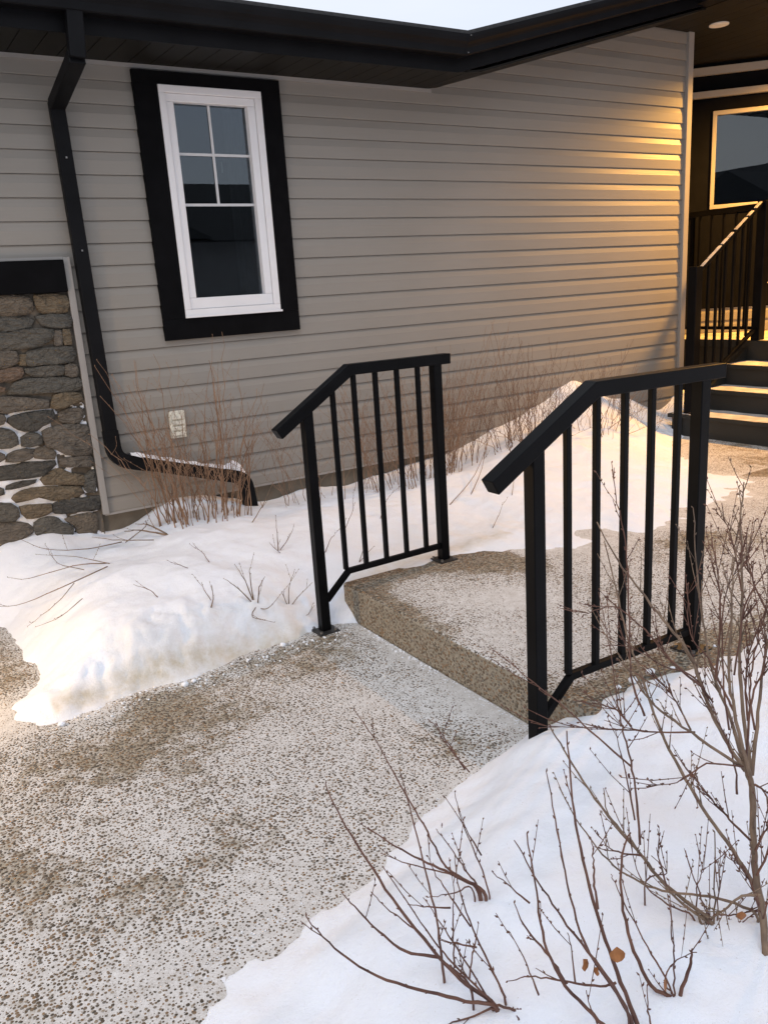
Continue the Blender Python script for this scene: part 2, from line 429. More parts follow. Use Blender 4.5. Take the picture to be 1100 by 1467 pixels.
# surveyed shapes (metres): shrub branches (radius mm, points) and veneer stones (x, z)
SHRUBS = {
 'A': [
  (4.2, [(0.754, 0.954, 0.17), (0.718, 0.976, 0.183), (0.65, 1.019, 0.21), (0.574, 1.067, 0.252), (0.516, 1.11, 0.313), (0.482, 1.142, 0.376)]),
  (4.6, [(0.755, 0.955, 0.171), (0.728, 1.009, 0.192), (0.708, 1.061, 0.222), (0.677, 1.143, 0.291), (0.655, 1.219, 0.365), (0.638, 1.282, 0.431), (0.63, 1.33, 0.489)]),
  (3.1, [(0.696, 1.043, 0.243), (0.647, 1.085, 0.253), (0.616, 1.123, 0.285), (0.593, 1.156, 0.321), (0.575, 1.183, 0.353)]),
  (2.7, [(0.721, 0.986, 0.21), (0.684, 1.026, 0.263), (0.666, 1.056, 0.301), (0.632, 1.1, 0.339), (0.612, 1.129, 0.367)]),
  (3.1, [(0.718, 1.068, 0.205), (0.736, 1.104, 0.26), (0.756, 1.171, 0.347), (0.772, 1.237, 0.431), (0.78, 1.279, 0.485)]),
  (2.3, [(0.747, 0.962, 0.178), (0.718, 1.02, 0.274), (0.702, 1.045, 0.321), (0.684, 1.068, 0.368)]),
  (2.7, [(0.749, 0.958, 0.177), (0.709, 0.989, 0.241), (0.675, 1.016, 0.301), (0.641, 1.048, 0.382), (0.609, 1.078, 0.463)]),
  (2.7, [(0.772, 0.949, 0.184), (0.76, 0.978, 0.246), (0.747, 1.012, 0.321), (0.743, 1.038, 0.387), (0.748, 1.051, 0.436)]),
  (3.1, [(0.755, 0.953, 0.172), (0.783, 0.917, 0.168), (0.8, 0.893, 0.163), (0.82, 0.86, 0.152)]),
  (2.7, [(0.753, 0.953, 0.165), (0.711, 0.977, 0.15), (0.678, 0.997, 0.139), (0.644, 1.016, 0.126)]),
  (1.9, [(0.707, 1.011, 0.238), (0.716, 1.023, 0.288), (0.727, 1.034, 0.347), (0.739, 1.042, 0.401)]),
  (1.9, [(0.745, 0.991, 0.278), (0.707, 1.018, 0.29), (0.689, 1.029, 0.296)]),
  (1.9, [(0.712, 1.021, 0.361), (0.676, 1.042, 0.367), (0.646, 1.06, 0.376)]),
  (1.9, [(0.742, 1.003, 0.317), (0.725, 1.037, 0.366), (0.713, 1.061, 0.402), (0.708, 1.081, 0.437)]),
  (1.9, [(0.719, 0.982, 0.231), (0.727, 0.983, 0.271), (0.738, 0.982, 0.307)]),
 ],
 'B': [
  (4.5, [(0.908, 1.176, 0.192), (0.87, 1.223, 0.218), (0.831, 1.271, 0.241), (0.783, 1.323, 0.273), (0.742, 1.369, 0.313)]),
  (2.7, [(0.9, 1.182, 0.201), (0.855, 1.218, 0.234), (0.782, 1.269, 0.263), (0.735, 1.307, 0.289)]),
  (3.2, [(0.898, 1.187, 0.198), (0.86, 1.242, 0.235), (0.848, 1.289, 0.3), (0.83, 1.346, 0.375), (0.811, 1.412, 0.467), (0.789, 1.472, 0.541)]),
  (2.7, [(0.901, 1.183, 0.199), (0.887, 1.211, 0.235), (0.874, 1.24, 0.276), (0.858, 1.272, 0.317)]),
  (2.3, [(0.918, 1.172, 0.192), (0.92, 1.212, 0.254), (0.917, 1.254, 0.313), (0.923, 1.287, 0.372)]),
  (2.0, [(0.927, 1.203, 0.257), (0.915, 1.242, 0.309), (0.895, 1.286, 0.372)]),
  (1.8, [(0.91, 1.227, 0.463), (0.895, 1.245, 0.504), (0.877, 1.266, 0.55), (0.859, 1.282, 0.577)]),
  (1.8, [(0.91, 1.211, 0.465), (0.889, 1.23, 0.502), (0.87, 1.249, 0.544), (0.866, 1.258, 0.579)]),
  (2.3, [(0.888, 1.19, 0.202), (0.847, 1.211, 0.193), (0.803, 1.235, 0.19)]),
 ],
 'C': [
  (4.3, [(0.862, 0.764, 0.197), (0.843, 0.786, 0.228), (0.809, 0.83, 0.287), (0.801, 0.871, 0.35), (0.812, 0.903, 0.427), (0.827, 0.941, 0.516)]),
  (3.2, [(0.883, 0.761, 0.252), (0.84, 0.808, 0.356), (0.807, 0.845, 0.428), (0.784, 0.874, 0.491), (0.766, 0.9, 0.551)]),
  (4.6, [(0.9, 0.742, 0.198), (0.906, 0.794, 0.264), (0.911, 0.846, 0.34), (0.923, 0.901, 0.438), (0.943, 0.946, 0.531), (0.974, 0.992, 0.639)]),
  (3.2, [(0.89, 0.757, 0.229), (0.855, 0.816, 0.335), (0.849, 0.858, 0.429), (0.857, 0.896, 0.534), (0.864, 0.93, 0.629)]),
  (2.5, [(0.875, 0.819, 0.416), (0.877, 0.829, 0.464), (0.881, 0.836, 0.499), (0.885, 0.843, 0.536)]),
  (2.9, [(0.805, 0.826, 0.298), (0.788, 0.844, 0.346), (0.759, 0.868, 0.401), (0.745, 0.884, 0.449)]),
  (2.5, [(0.884, 0.785, 0.284), (0.861, 0.798, 0.279), (0.805, 0.839, 0.293), (0.762, 0.867, 0.301), (0.729, 0.886, 0.297)]),
  (1.8, [(0.763, 0.846, 0.28), (0.758, 0.869, 0.328), (0.747, 0.896, 0.377)]),
  (1.8, [(0.783, 0.887, 0.428), (0.762, 0.908, 0.454), (0.741, 0.932, 0.482)]),
  (1.8, [(0.69, 0.845, 0.32), (0.681, 0.856, 0.352), (0.675, 0.866, 0.383)]),
  (2.5, [(0.918, 0.73, 0.197), (0.917, 0.744, 0.235), (0.927, 0.754, 0.279)]),
  (2.1, [(0.839, 0.783, 0.218), (0.834, 0.796, 0.252), (0.833, 0.806, 0.282)]),
  (1.8, [(0.843, 0.84, 0.264), (0.851, 0.857, 0.312), (0.854, 0.87, 0.343)]),
 ],
 'D': [
  (4.5, [(1.003, 0.749, 0.202), (0.972, 0.782, 0.229), (0.961, 0.82, 0.299), (0.971, 0.854, 0.38), (0.995, 0.871, 0.444), (1.013, 0.873, 0.472)]),
  (2.2, [(0.998, 0.759, 0.217), (0.985, 0.794, 0.279), (0.971, 0.83, 0.342), (0.962, 0.858, 0.393), (0.96, 0.868, 0.414)]),
  (5.2, [(1.003, 0.749, 0.202), (1.03, 0.748, 0.262), (1.039, 0.751, 0.293)]),
  (3.0, [(1.003, 0.748, 0.2), (1.047, 0.72, 0.182), (1.082, 0.698, 0.166), (1.138, 0.66, 0.141)]),
  (2.2, [(0.999, 0.751, 0.205), (0.986, 0.766, 0.245), (1.009, 0.759, 0.281), (1.041, 0.741, 0.293)]),
  (2.1, [(0.998, 0.754, 0.22), (1.002, 0.762, 0.299), (1.003, 0.77, 0.357), (1.007, 0.781, 0.406)]),
  (2.2, [(1.0, 0.751, 0.202), (0.985, 0.758, 0.18), (0.968, 0.765, 0.151)]),
  (2.2, [(1.005, 0.747, 0.2), (1.02, 0.731, 0.17), (1.029, 0.721, 0.15)]),
 ],
 'F': [
  (4.4, [(1.189, 0.822, 0.22), (1.158, 0.902, 0.265), (1.14, 0.978, 0.328), (1.12, 1.057, 0.395), (1.11, 1.127, 0.466), (1.105, 1.176, 0.519)]),
  (3.4, [(1.185, 0.825, 0.218), (1.15, 0.871, 0.26), (1.118, 0.933, 0.336), (1.091, 0.989, 0.398), (1.097, 1.015, 0.454)]),
  (3.4, [(1.264, 0.775, 0.232), (1.209, 0.822, 0.264), (1.143, 0.865, 0.28), (1.086, 0.905, 0.305), (1.044, 0.951, 0.348), (1.015, 0.997, 0.415), (0.997, 1.038, 0.486)]),
  (3.8, [(1.198, 0.781, 0.059), (1.191, 0.802, 0.132), (1.192, 0.815, 0.194), (1.207, 0.826, 0.256), (1.24, 0.857, 0.379)]),
  (2.4, [(1.189, 0.823, 0.226), (1.17, 0.841, 0.3), (1.151, 0.858, 0.379)]),
  (1.7, [(1.187, 0.853, 0.277), (1.201, 0.855, 0.299), (1.211, 0.855, 0.312)]),
  (2.4, [(1.194, 0.821, 0.23), (1.218, 0.804, 0.233), (1.242, 0.787, 0.235), (1.267, 0.773, 0.25)]),
  (2.4, [(1.19, 0.816, 0.194), (1.227, 0.797, 0.194), (1.249, 0.791, 0.211), (1.275, 0.782, 0.222)]),
  (2.4, [(1.165, 0.845, 0.229), (1.126, 0.888, 0.255), (1.104, 0.926, 0.3), (1.108, 0.954, 0.364)]),
  (2.7, [(1.16, 0.972, 0.317), (1.194, 1.01, 0.377), (1.228, 1.058, 0.442), (1.248, 1.098, 0.49), (1.261, 1.124, 0.523), (1.285, 1.157, 0.571), (1.311, 1.194, 0.624), (1.356, 1.275, 0.738)]),
  (2.1, [(1.121, 0.873, 0.303), (1.115, 0.887, 0.355), (1.115, 0.894, 0.379)]),
  (5.5, [(1.181, 0.814, 0.182), (1.174, 0.828, 0.212), (1.172, 0.839, 0.241)]),
  (2.1, [(1.117, 0.919, 0.286), (1.152, 0.898, 0.301), (1.138, 0.925, 0.332)]),
  (2.1, [(1.114, 0.929, 0.34), (1.071, 0.963, 0.351), (1.054, 0.988, 0.382)]),
  (2.1, [(1.117, 0.95, 0.408), (1.128, 0.984, 0.49), (1.136, 1.022, 0.572)]),
  (2.4, [(1.206, 1.038, 0.449), (1.176, 1.125, 0.504), (1.152, 1.193, 0.55), (1.122, 1.265, 0.594), (1.097, 1.331, 0.64)]),
  (1.7, [(1.205, 0.818, 0.245), (1.217, 0.824, 0.3), (1.218, 0.832, 0.335)]),
 ],
 'E': [
  (6.9, [(1.211, 0.716, 0.2), (1.247, 0.754, 0.268), (1.266, 0.781, 0.315), (1.286, 0.803, 0.373), (1.319, 0.835, 0.461), (1.326, 0.856, 0.505)]),
  (5.2, [(1.406, 0.906, 0.426), (1.406, 0.941, 0.458), (1.415, 0.995, 0.512), (1.433, 1.047, 0.574), (1.446, 1.095, 0.63), (1.438, 1.153, 0.681), (1.431, 1.229, 0.751), (1.412, 1.268, 0.802), (1.389, 1.312, 0.893)]),
  (3.9, [(1.361, 0.872, 0.45), (1.394, 0.948, 0.557), (1.405, 0.993, 0.615), (1.436, 1.042, 0.695), (1.48, 1.098, 0.797), (1.51, 1.139, 0.936)]),
  (3.9, [(1.235, 0.786, 0.546), (1.227, 0.821, 0.669), (1.231, 0.837, 0.741), (1.251, 0.853, 0.856), (1.267, 0.865, 0.946)]),
  (4.6, [(1.3, 0.825, 0.499), (1.335, 0.877, 0.632), (1.369, 0.911, 0.733), (1.411, 0.941, 0.836), (1.444, 0.975, 0.966), (1.463, 0.984, 1.033)]),
  (3.9, [(1.289, 0.816, 0.509), (1.345, 0.847, 0.642), (1.383, 0.863, 0.721), (1.414, 0.867, 0.769)]),
  (4.6, [(1.286, 0.785, 0.256), (1.303, 0.857, 0.308), (1.308, 0.936, 0.364), (1.32, 1.019, 0.432), (1.339, 1.091, 0.504), (1.366, 1.159, 0.582), (1.385, 1.215, 0.646), (1.423, 1.29, 0.755), (1.421, 1.318, 0.839)]),
  (3.3, [(1.278, 0.834, 0.524), (1.217, 0.904, 0.588), (1.174, 0.957, 0.639), (1.158, 0.99, 0.685), (1.144, 1.024, 0.736)]),
  (2.6, [(1.265, 0.888, 0.691), (1.304, 0.912, 0.795), (1.322, 0.934, 0.869), (1.331, 0.959, 0.946)]),
  (2.6, [(1.407, 0.867, 0.771), (1.398, 0.906, 0.849), (1.396, 0.932, 0.905)]),
  (2.0, [(1.262, 0.927, 0.561), (1.205, 0.97, 0.562), (1.157, 1.01, 0.566), (1.096, 1.063, 0.57), (1.026, 1.122, 0.568)]),
  (2.6, [(1.26, 1.051, 0.543), (1.275, 1.103, 0.614), (1.334, 1.163, 0.739), (1.37, 1.204, 0.855), (1.373, 1.235, 0.956), (1.379, 1.259, 1.046)]),
  (2.3, [(1.112, 0.959, 0.613), (1.094, 0.984, 0.646), (1.061, 1.011, 0.66)]),
  (2.0, [(1.304, 0.919, 0.616), (1.287, 0.961, 0.665), (1.249, 0.999, 0.683), (1.21, 1.048, 0.717), (1.168, 1.083, 0.723)]),
  (2.6, [(1.241, 0.801, 0.565), (1.274, 0.816, 0.679), (1.303, 0.816, 0.735), (1.318, 0.828, 0.804)]),
  (2.0, [(1.262, 0.852, 0.6), (1.276, 0.882, 0.699), (1.308, 0.909, 0.823), (1.339, 0.912, 0.881), (1.387, 0.903, 0.937)]),
  (2.0, [(1.429, 0.952, 0.808), (1.447, 0.995, 0.913), (1.439, 1.013, 0.955)]),
  (2.0, [(1.277, 0.858, 0.708), (1.322, 0.873, 0.831), (1.364, 0.866, 0.887), (1.381, 0.864, 0.911)]),
  (3.3, [(1.214, 0.737, 0.326), (1.185, 0.754, 0.328), (1.153, 0.767, 0.307), (1.125, 0.778, 0.292)]),
  (2.6, [(1.233, 0.765, 0.398), (1.258, 0.762, 0.433), (1.279, 0.756, 0.449)]),
  (2.6, [(1.236, 0.761, 0.343), (1.267, 0.76, 0.385), (1.292, 0.763, 0.428)]),
  (2.6, [(1.282, 0.806, 0.497), (1.297, 0.791, 0.483), (1.313, 0.775, 0.468)]),
  (2.6, [(1.256, 0.79, 0.394), (1.237, 0.823, 0.429), (1.217, 0.861, 0.473), (1.204, 0.893, 0.512)]),
  (2.0, [(1.278, 0.829, 0.526), (1.222, 0.868, 0.534), (1.166, 0.892, 0.505), (1.124, 0.918, 0.5)]),
  (2.3, [(1.277, 0.838, 0.46), (1.296, 0.861, 0.514), (1.299, 0.903, 0.583), (1.301, 0.944, 0.65)]),
  (2.0, [(1.237, 0.741, 0.277), (1.26, 0.74, 0.3), (1.288, 0.739, 0.332)]),
  (2.0, [(1.256, 0.933, 0.565), (1.251, 0.965, 0.614), (1.241, 0.991, 0.648), (1.223, 1.023, 0.682)]),
  (2.6, [(1.285, 0.927, 0.649), (1.255, 0.97, 0.692), (1.226, 1.027, 0.76), (1.188, 1.078, 0.804), (1.135, 1.108, 0.789)]),
  (2.6, [(1.351, 0.898, 0.577), (1.352, 0.932, 0.625), (1.354, 0.969, 0.677), (1.344, 1.008, 0.722), (1.381, 1.048, 0.814)]),
  (2.3, [(1.288, 0.816, 0.607), (1.293, 0.834, 0.675), (1.315, 0.843, 0.749), (1.349, 0.848, 0.831), (1.366, 0.858, 0.898)]),
  (2.3, [(1.296, 0.837, 0.614), (1.314, 0.858, 0.696), (1.339, 0.865, 0.753), (1.396, 0.865, 0.842)]),
  (2.6, [(1.216, 0.741, 0.299), (1.208, 0.761, 0.357), (1.192, 0.777, 0.388)]),
 ],
}
STONES = [
 [(0.564, 1.045), (0.672, 1.032), (0.799, 1.004), (0.798, 0.962), (0.717, 0.963), (0.632, 0.962), (0.55, 0.967)],
 [(0.831, 1.025), (0.88, 1.034), (0.973, 1.02), (0.973, 0.983), (0.923, 0.971), (0.867, 0.953), (0.806, 0.961)],
 [(0.589, 0.935), (0.658, 0.949), (0.761, 0.951), (0.81, 0.948), (0.807, 0.893), (0.748, 0.87), (0.716, 0.85), (0.654, 0.856), (0.608, 0.884), (0.582, 0.912)],
 [(0.839, 0.926), (0.889, 0.944), (0.961, 0.941), (0.971, 0.909), (0.935, 0.857), (0.876, 0.862), (0.839, 0.889)],
 [(0.503, 0.884), (0.584, 0.875), (0.616, 0.834), (0.615, 0.791), (0.574, 0.779), (0.488, 0.796)],
 [(0.632, 0.826), (0.669, 0.845), (0.719, 0.836), (0.738, 0.81), (0.727, 0.775), (0.68, 0.769), (0.63, 0.78)],
 [(0.746, 0.84), (0.828, 0.859), (0.97, 0.846), (0.983, 0.768), (0.977, 0.688), (0.909, 0.689), (0.839, 0.701), (0.797, 0.739), (0.753, 0.758), (0.743, 0.803)],
 [(0.506, 0.966), (0.57, 0.952), (0.577, 0.93), (0.562, 0.908), (0.496, 0.905)],
 [(0.551, 0.746), (0.587, 0.759), (0.683, 0.756), (0.679, 0.714), (0.616, 0.699), (0.539, 0.708)],
 [(0.694, 0.756), (0.77, 0.755), (0.793, 0.714), (0.78, 0.686), (0.685, 0.706)],
 [(0.47, 0.692), (0.597, 0.684), (0.615, 0.693), (0.775, 0.676), (0.778, 0.654), (0.744, 0.628), (0.716, 0.601), (0.545, 0.612), (0.458, 0.621)],
 [(0.806, 0.681), (0.86, 0.685), (0.968, 0.674), (0.973, 0.621), (0.947, 0.613), (0.84, 0.63), (0.807, 0.655)],
 [(0.518, 0.585), (0.599, 0.596), (0.67, 0.59), (0.659, 0.573), (0.582, 0.561), (0.514, 0.561)],
 [(0.696, 0.585), (0.749, 0.62), (0.804, 0.63), (0.846, 0.597), (0.913, 0.573), (0.905, 0.522), (0.824, 0.534), (0.708, 0.554)],
 [(0.539, 0.507), (0.59, 0.541), (0.707, 0.545), (0.882, 0.513), (0.9, 0.471), (0.812, 0.455), (0.729, 0.461), (0.668, 0.488), (0.557, 0.481)],
 [(0.921, 0.565), (0.975, 0.595), (0.976, 0.523), (0.962, 0.466), (0.924, 0.467), (0.907, 0.496)],
 [(0.565, 0.457), (0.645, 0.455), (0.723, 0.443), (0.719, 0.401), (0.651, 0.383), (0.588, 0.389), (0.57, 0.418)],
 [(0.731, 0.438), (0.787, 0.453), (0.884, 0.448), (0.977, 0.44), (0.965, 0.366), (0.872, 0.371), (0.775, 0.377), (0.722, 0.401)],
 [(0.43, 0.496), (0.524, 0.484), (0.553, 0.454), (0.556, 0.408), (0.53, 0.388), (0.416, 0.415)],
 [(0.413, 0.393), (0.507, 0.386), (0.588, 0.357), (0.612, 0.326), (0.603, 0.302), (0.535, 0.278), (0.46, 0.243), (0.384, 0.228)],
 [(0.623, 0.356), (0.691, 0.375), (0.748, 0.357), (0.767, 0.326), (0.818, 0.296), (0.805, 0.252), (0.683, 0.252), (0.623, 0.285)],
 [(0.779, 0.344), (0.858, 0.357), (0.949, 0.342), (0.931, 0.225), (0.84, 0.245), (0.821, 0.302)],
 [(0.452, 0.591), (0.504, 0.569), (0.505, 0.538), (0.444, 0.543)],
 [(0.484, 0.775), (0.54, 0.748), (0.543, 0.729), (0.473, 0.71)],
 [(0.385, 0.202), (0.479, 0.22), (0.604, 0.276), (0.67, 0.242), (0.774, 0.212), (0.922, 0.207), (0.907, 0.067), (0.515, 0.093), (0.372, 0.128)],
 [(0.631, 1.549), (0.759, 1.547), (0.799, 1.513), (0.791, 1.461), (0.753, 1.45), (0.616, 1.462)],
 [(0.812, 1.539), (0.862, 1.552), (0.974, 1.533), (0.967, 1.455), (0.876, 1.447), (0.827, 1.464)],
 [(0.614, 1.45), (0.762, 1.442), (0.794, 1.419), (0.773, 1.383), (0.7, 1.373), (0.601, 1.375)],
 [(0.807, 1.437), (0.97, 1.439), (0.971, 1.374), (0.891, 1.374), (0.826, 1.395)],
 [(0.585, 1.287), (0.599, 1.365), (0.658, 1.363), (0.741, 1.378), (0.879, 1.368), (0.876, 1.327), (0.809, 1.289), (0.715, 1.281)],
 [(0.929, 1.364), (0.965, 1.363), (0.961, 1.281), (0.922, 1.282)],
 [(0.583, 1.275), (0.682, 1.27), (0.681, 1.215), (0.65, 1.196), (0.57, 1.199)],
 [(0.694, 1.251), (0.731, 1.253), (0.72, 1.191), (0.686, 1.198)],
 [(0.739, 1.263), (0.859, 1.274), (0.96, 1.271), (0.954, 1.188), (0.793, 1.19), (0.731, 1.194)],
 [(0.567, 1.181), (0.648, 1.188), (0.699, 1.184), (0.685, 1.133), (0.617, 1.124), (0.558, 1.129)],
 [(0.708, 1.177), (0.791, 1.182), (0.9, 1.179), (0.889, 1.128), (0.742, 1.133)],
 [(0.909, 1.174), (0.967, 1.176), (0.964, 1.111), (0.905, 1.126)],
 [(0.632, 1.09), (0.691, 1.125), (0.963, 1.106), (0.963, 1.036), (0.832, 1.04), (0.666, 1.048), (0.607, 1.061)],
 [(0.555, 1.11), (0.602, 1.094), (0.59, 1.071), (0.549, 1.078)],
 [(0.89, 1.363), (0.921, 1.361), (0.913, 1.28), (0.873, 1.281)],
]

# ================================================================ walkways
def cover_lower(x, y):
    c = .15
    for (a, q, r, k) in ((.75, 2.72, .22, -.55), (1.40, 2.86, .22, -.75), (.42, 2.62, .15, -.45), (.95, 2.45, .22, -.15), (1.25, 2.35, .3, .35),
                         (1.55, 2.2, .16, .8), (1.62, 2.6, .10, .8), (1.62, 2.0, .12, .9), (1.45, 2.55, .15, .4), (.9, 2.05, .3, .22), (.15, 2.25, .22, -.30), (.5, 2.3, .18, .3),
                         (.35, 1.85, .2, -.15), (.6, 1.65, .12, .3), (.1, 3.6, .35, -.6), (1.3, 2.0, .2, .1), (1.45, 1.95, .12, -.7), (.25, 1.55, .15, .35), (.02, 1.8, .1, .3), (1.0, 3.0, .3, -.1), (.9, 2.35, .12, .7), (1.15, 2.1, .16, .7), (.45, 2.05, .08, .9), (.62, 1.72, .1, .8), (1.2, 2.6, .14, .6), (.3, 1.6, .08, .9), (-.05, 2.05, .08, .8), (1.35, 2.35, .15, .7)):
        c += .42*k*math.exp(-((x-a)**2 + (y-q)**2)/(r*r))
    c += .75*math.exp(-((x-1.672)/.05)**2) + .25*math.exp(-((x-1.672)/.16)**2)*(1 if 1.9 < y < 2.9 else 0)
    c += .75*math.exp(-((x-.1)**2 + (y-3.12)**2)/.03) + .5*math.exp(-((x-.5)**2 + (y-2.96)**2)/.015)
    return c
def cover_upper(x, y):
    c = .36
    # swept bare along the nosing and the two sides under the railings
    c -= .68*math.exp(-((x-1.68)/.09)**2)*(1 if y > 2.6 else .35)
    c -= .8*math.exp(-((y-3.12)/.16)**2)
    c -= .8*math.exp(-((y-1.62)/.15)**2)
    for (a, q, r, k) in ((2.15, 2.45, .16, .9), (1.9, 2.65, .15, .4), (1.85, 2.25, .14, .5), (1.85, 1.95, .2, .55), (2.3, 2.9, .2, -.35), (2.6, 2.3, .3, .1), (2.75, 2.0, .3, .1), (3.3, 2.5, .25, -.5),
                         (3.2, 2.1, .4, .15), (4.5, 2.6, .8, -.15), (5.2, 3.6, .8, -.2), (2.5, 2.75, .2, -.3)):
        c += k*math.exp(-((x-a)**2 + (y-q)**2)/(r*r))
    return c
def slab(name, x0, x1, y0, y1, ztop, zbot, coverf, step, r):
    nx = max(2, int((x1-x0)/step)); ny = max(2, int((y1-y0)/step))
    xs = np.linspace(x0, x1, nx+1); ys = np.linspace(y0, y1, ny+1)
    V = []; F = []
    def zt(x, y):
        return ztop + .0025*noise.noise(Vector((x*2, y*2, 3)))
    # rounded arris on the low x edge
    cols = [(x0, zbot), (x0, ztop-r)] + [(x0+r-r*math.cos(a), ztop-r+r*math.sin(a)) for a in (math.pi/6, math.pi/3)] 
    idx = []
    rows = []
    for (cx, cz) in cols:
        rows.append([(cx + (.003*noise.noise(Vector((0, y*6, cz*20)))), y, cz) for y in ys])
    for x in xs:
        xx = max(x, x0+r)
        rows.append([(xx, y, zt(xx, y)) for y in ys])
    rows.append([(x1, y, zbot) for y in ys])
    m = len(ys)
    for rw in rows: V += rw
    for i in range(len(rows)-1):
        for j in range(m-1):
            F.append((i*m+j, (i+1)*m+j, (i+1)*m+j+1, i*m+j+1))
    # ends
    n = len(rows)
    F.append(tuple(i*m for i in range(n))[::-1]); F.append(tuple(i*m+m-1 for i in range(n)))
    o = build(name, V, F, m_agg, smooth=False)
    me = o.data
    me.materials.append(m_agg_bare)
    for p_ in me.polygons:
        if p_.center.z < ztop-r*.35 and p_.normal.z < .8: p_.material_index = 1
    at = me.attributes.new('cover', 'FLOAT', 'POINT')
    def fringe(x, y):
        k = math.exp((snow_z(x, y)-ztop)/(.022 if ztop > .1 else .032))
        if ztop > .1: return 1.1*min(1, k) if x > 2.55 else 0
        return .6*min(1, k) if y < 2.4 else .35*min(1, k)
    vals = [(-.9 if p[2] < ztop-.02 else coverf(p[0], p[1]) + fringe(p[0], p[1])) for p in V]
    at.data.foreach_set('value', vals)
    return tag(o, kind='structure')
ground = build('ground', [(-150, -150, -.2), (150, -150, -.2), (150, 150, -.2), (-150, 150, -.2)], [(0, 1, 2, 3)], m_snow)
tag(ground, kind='structure')

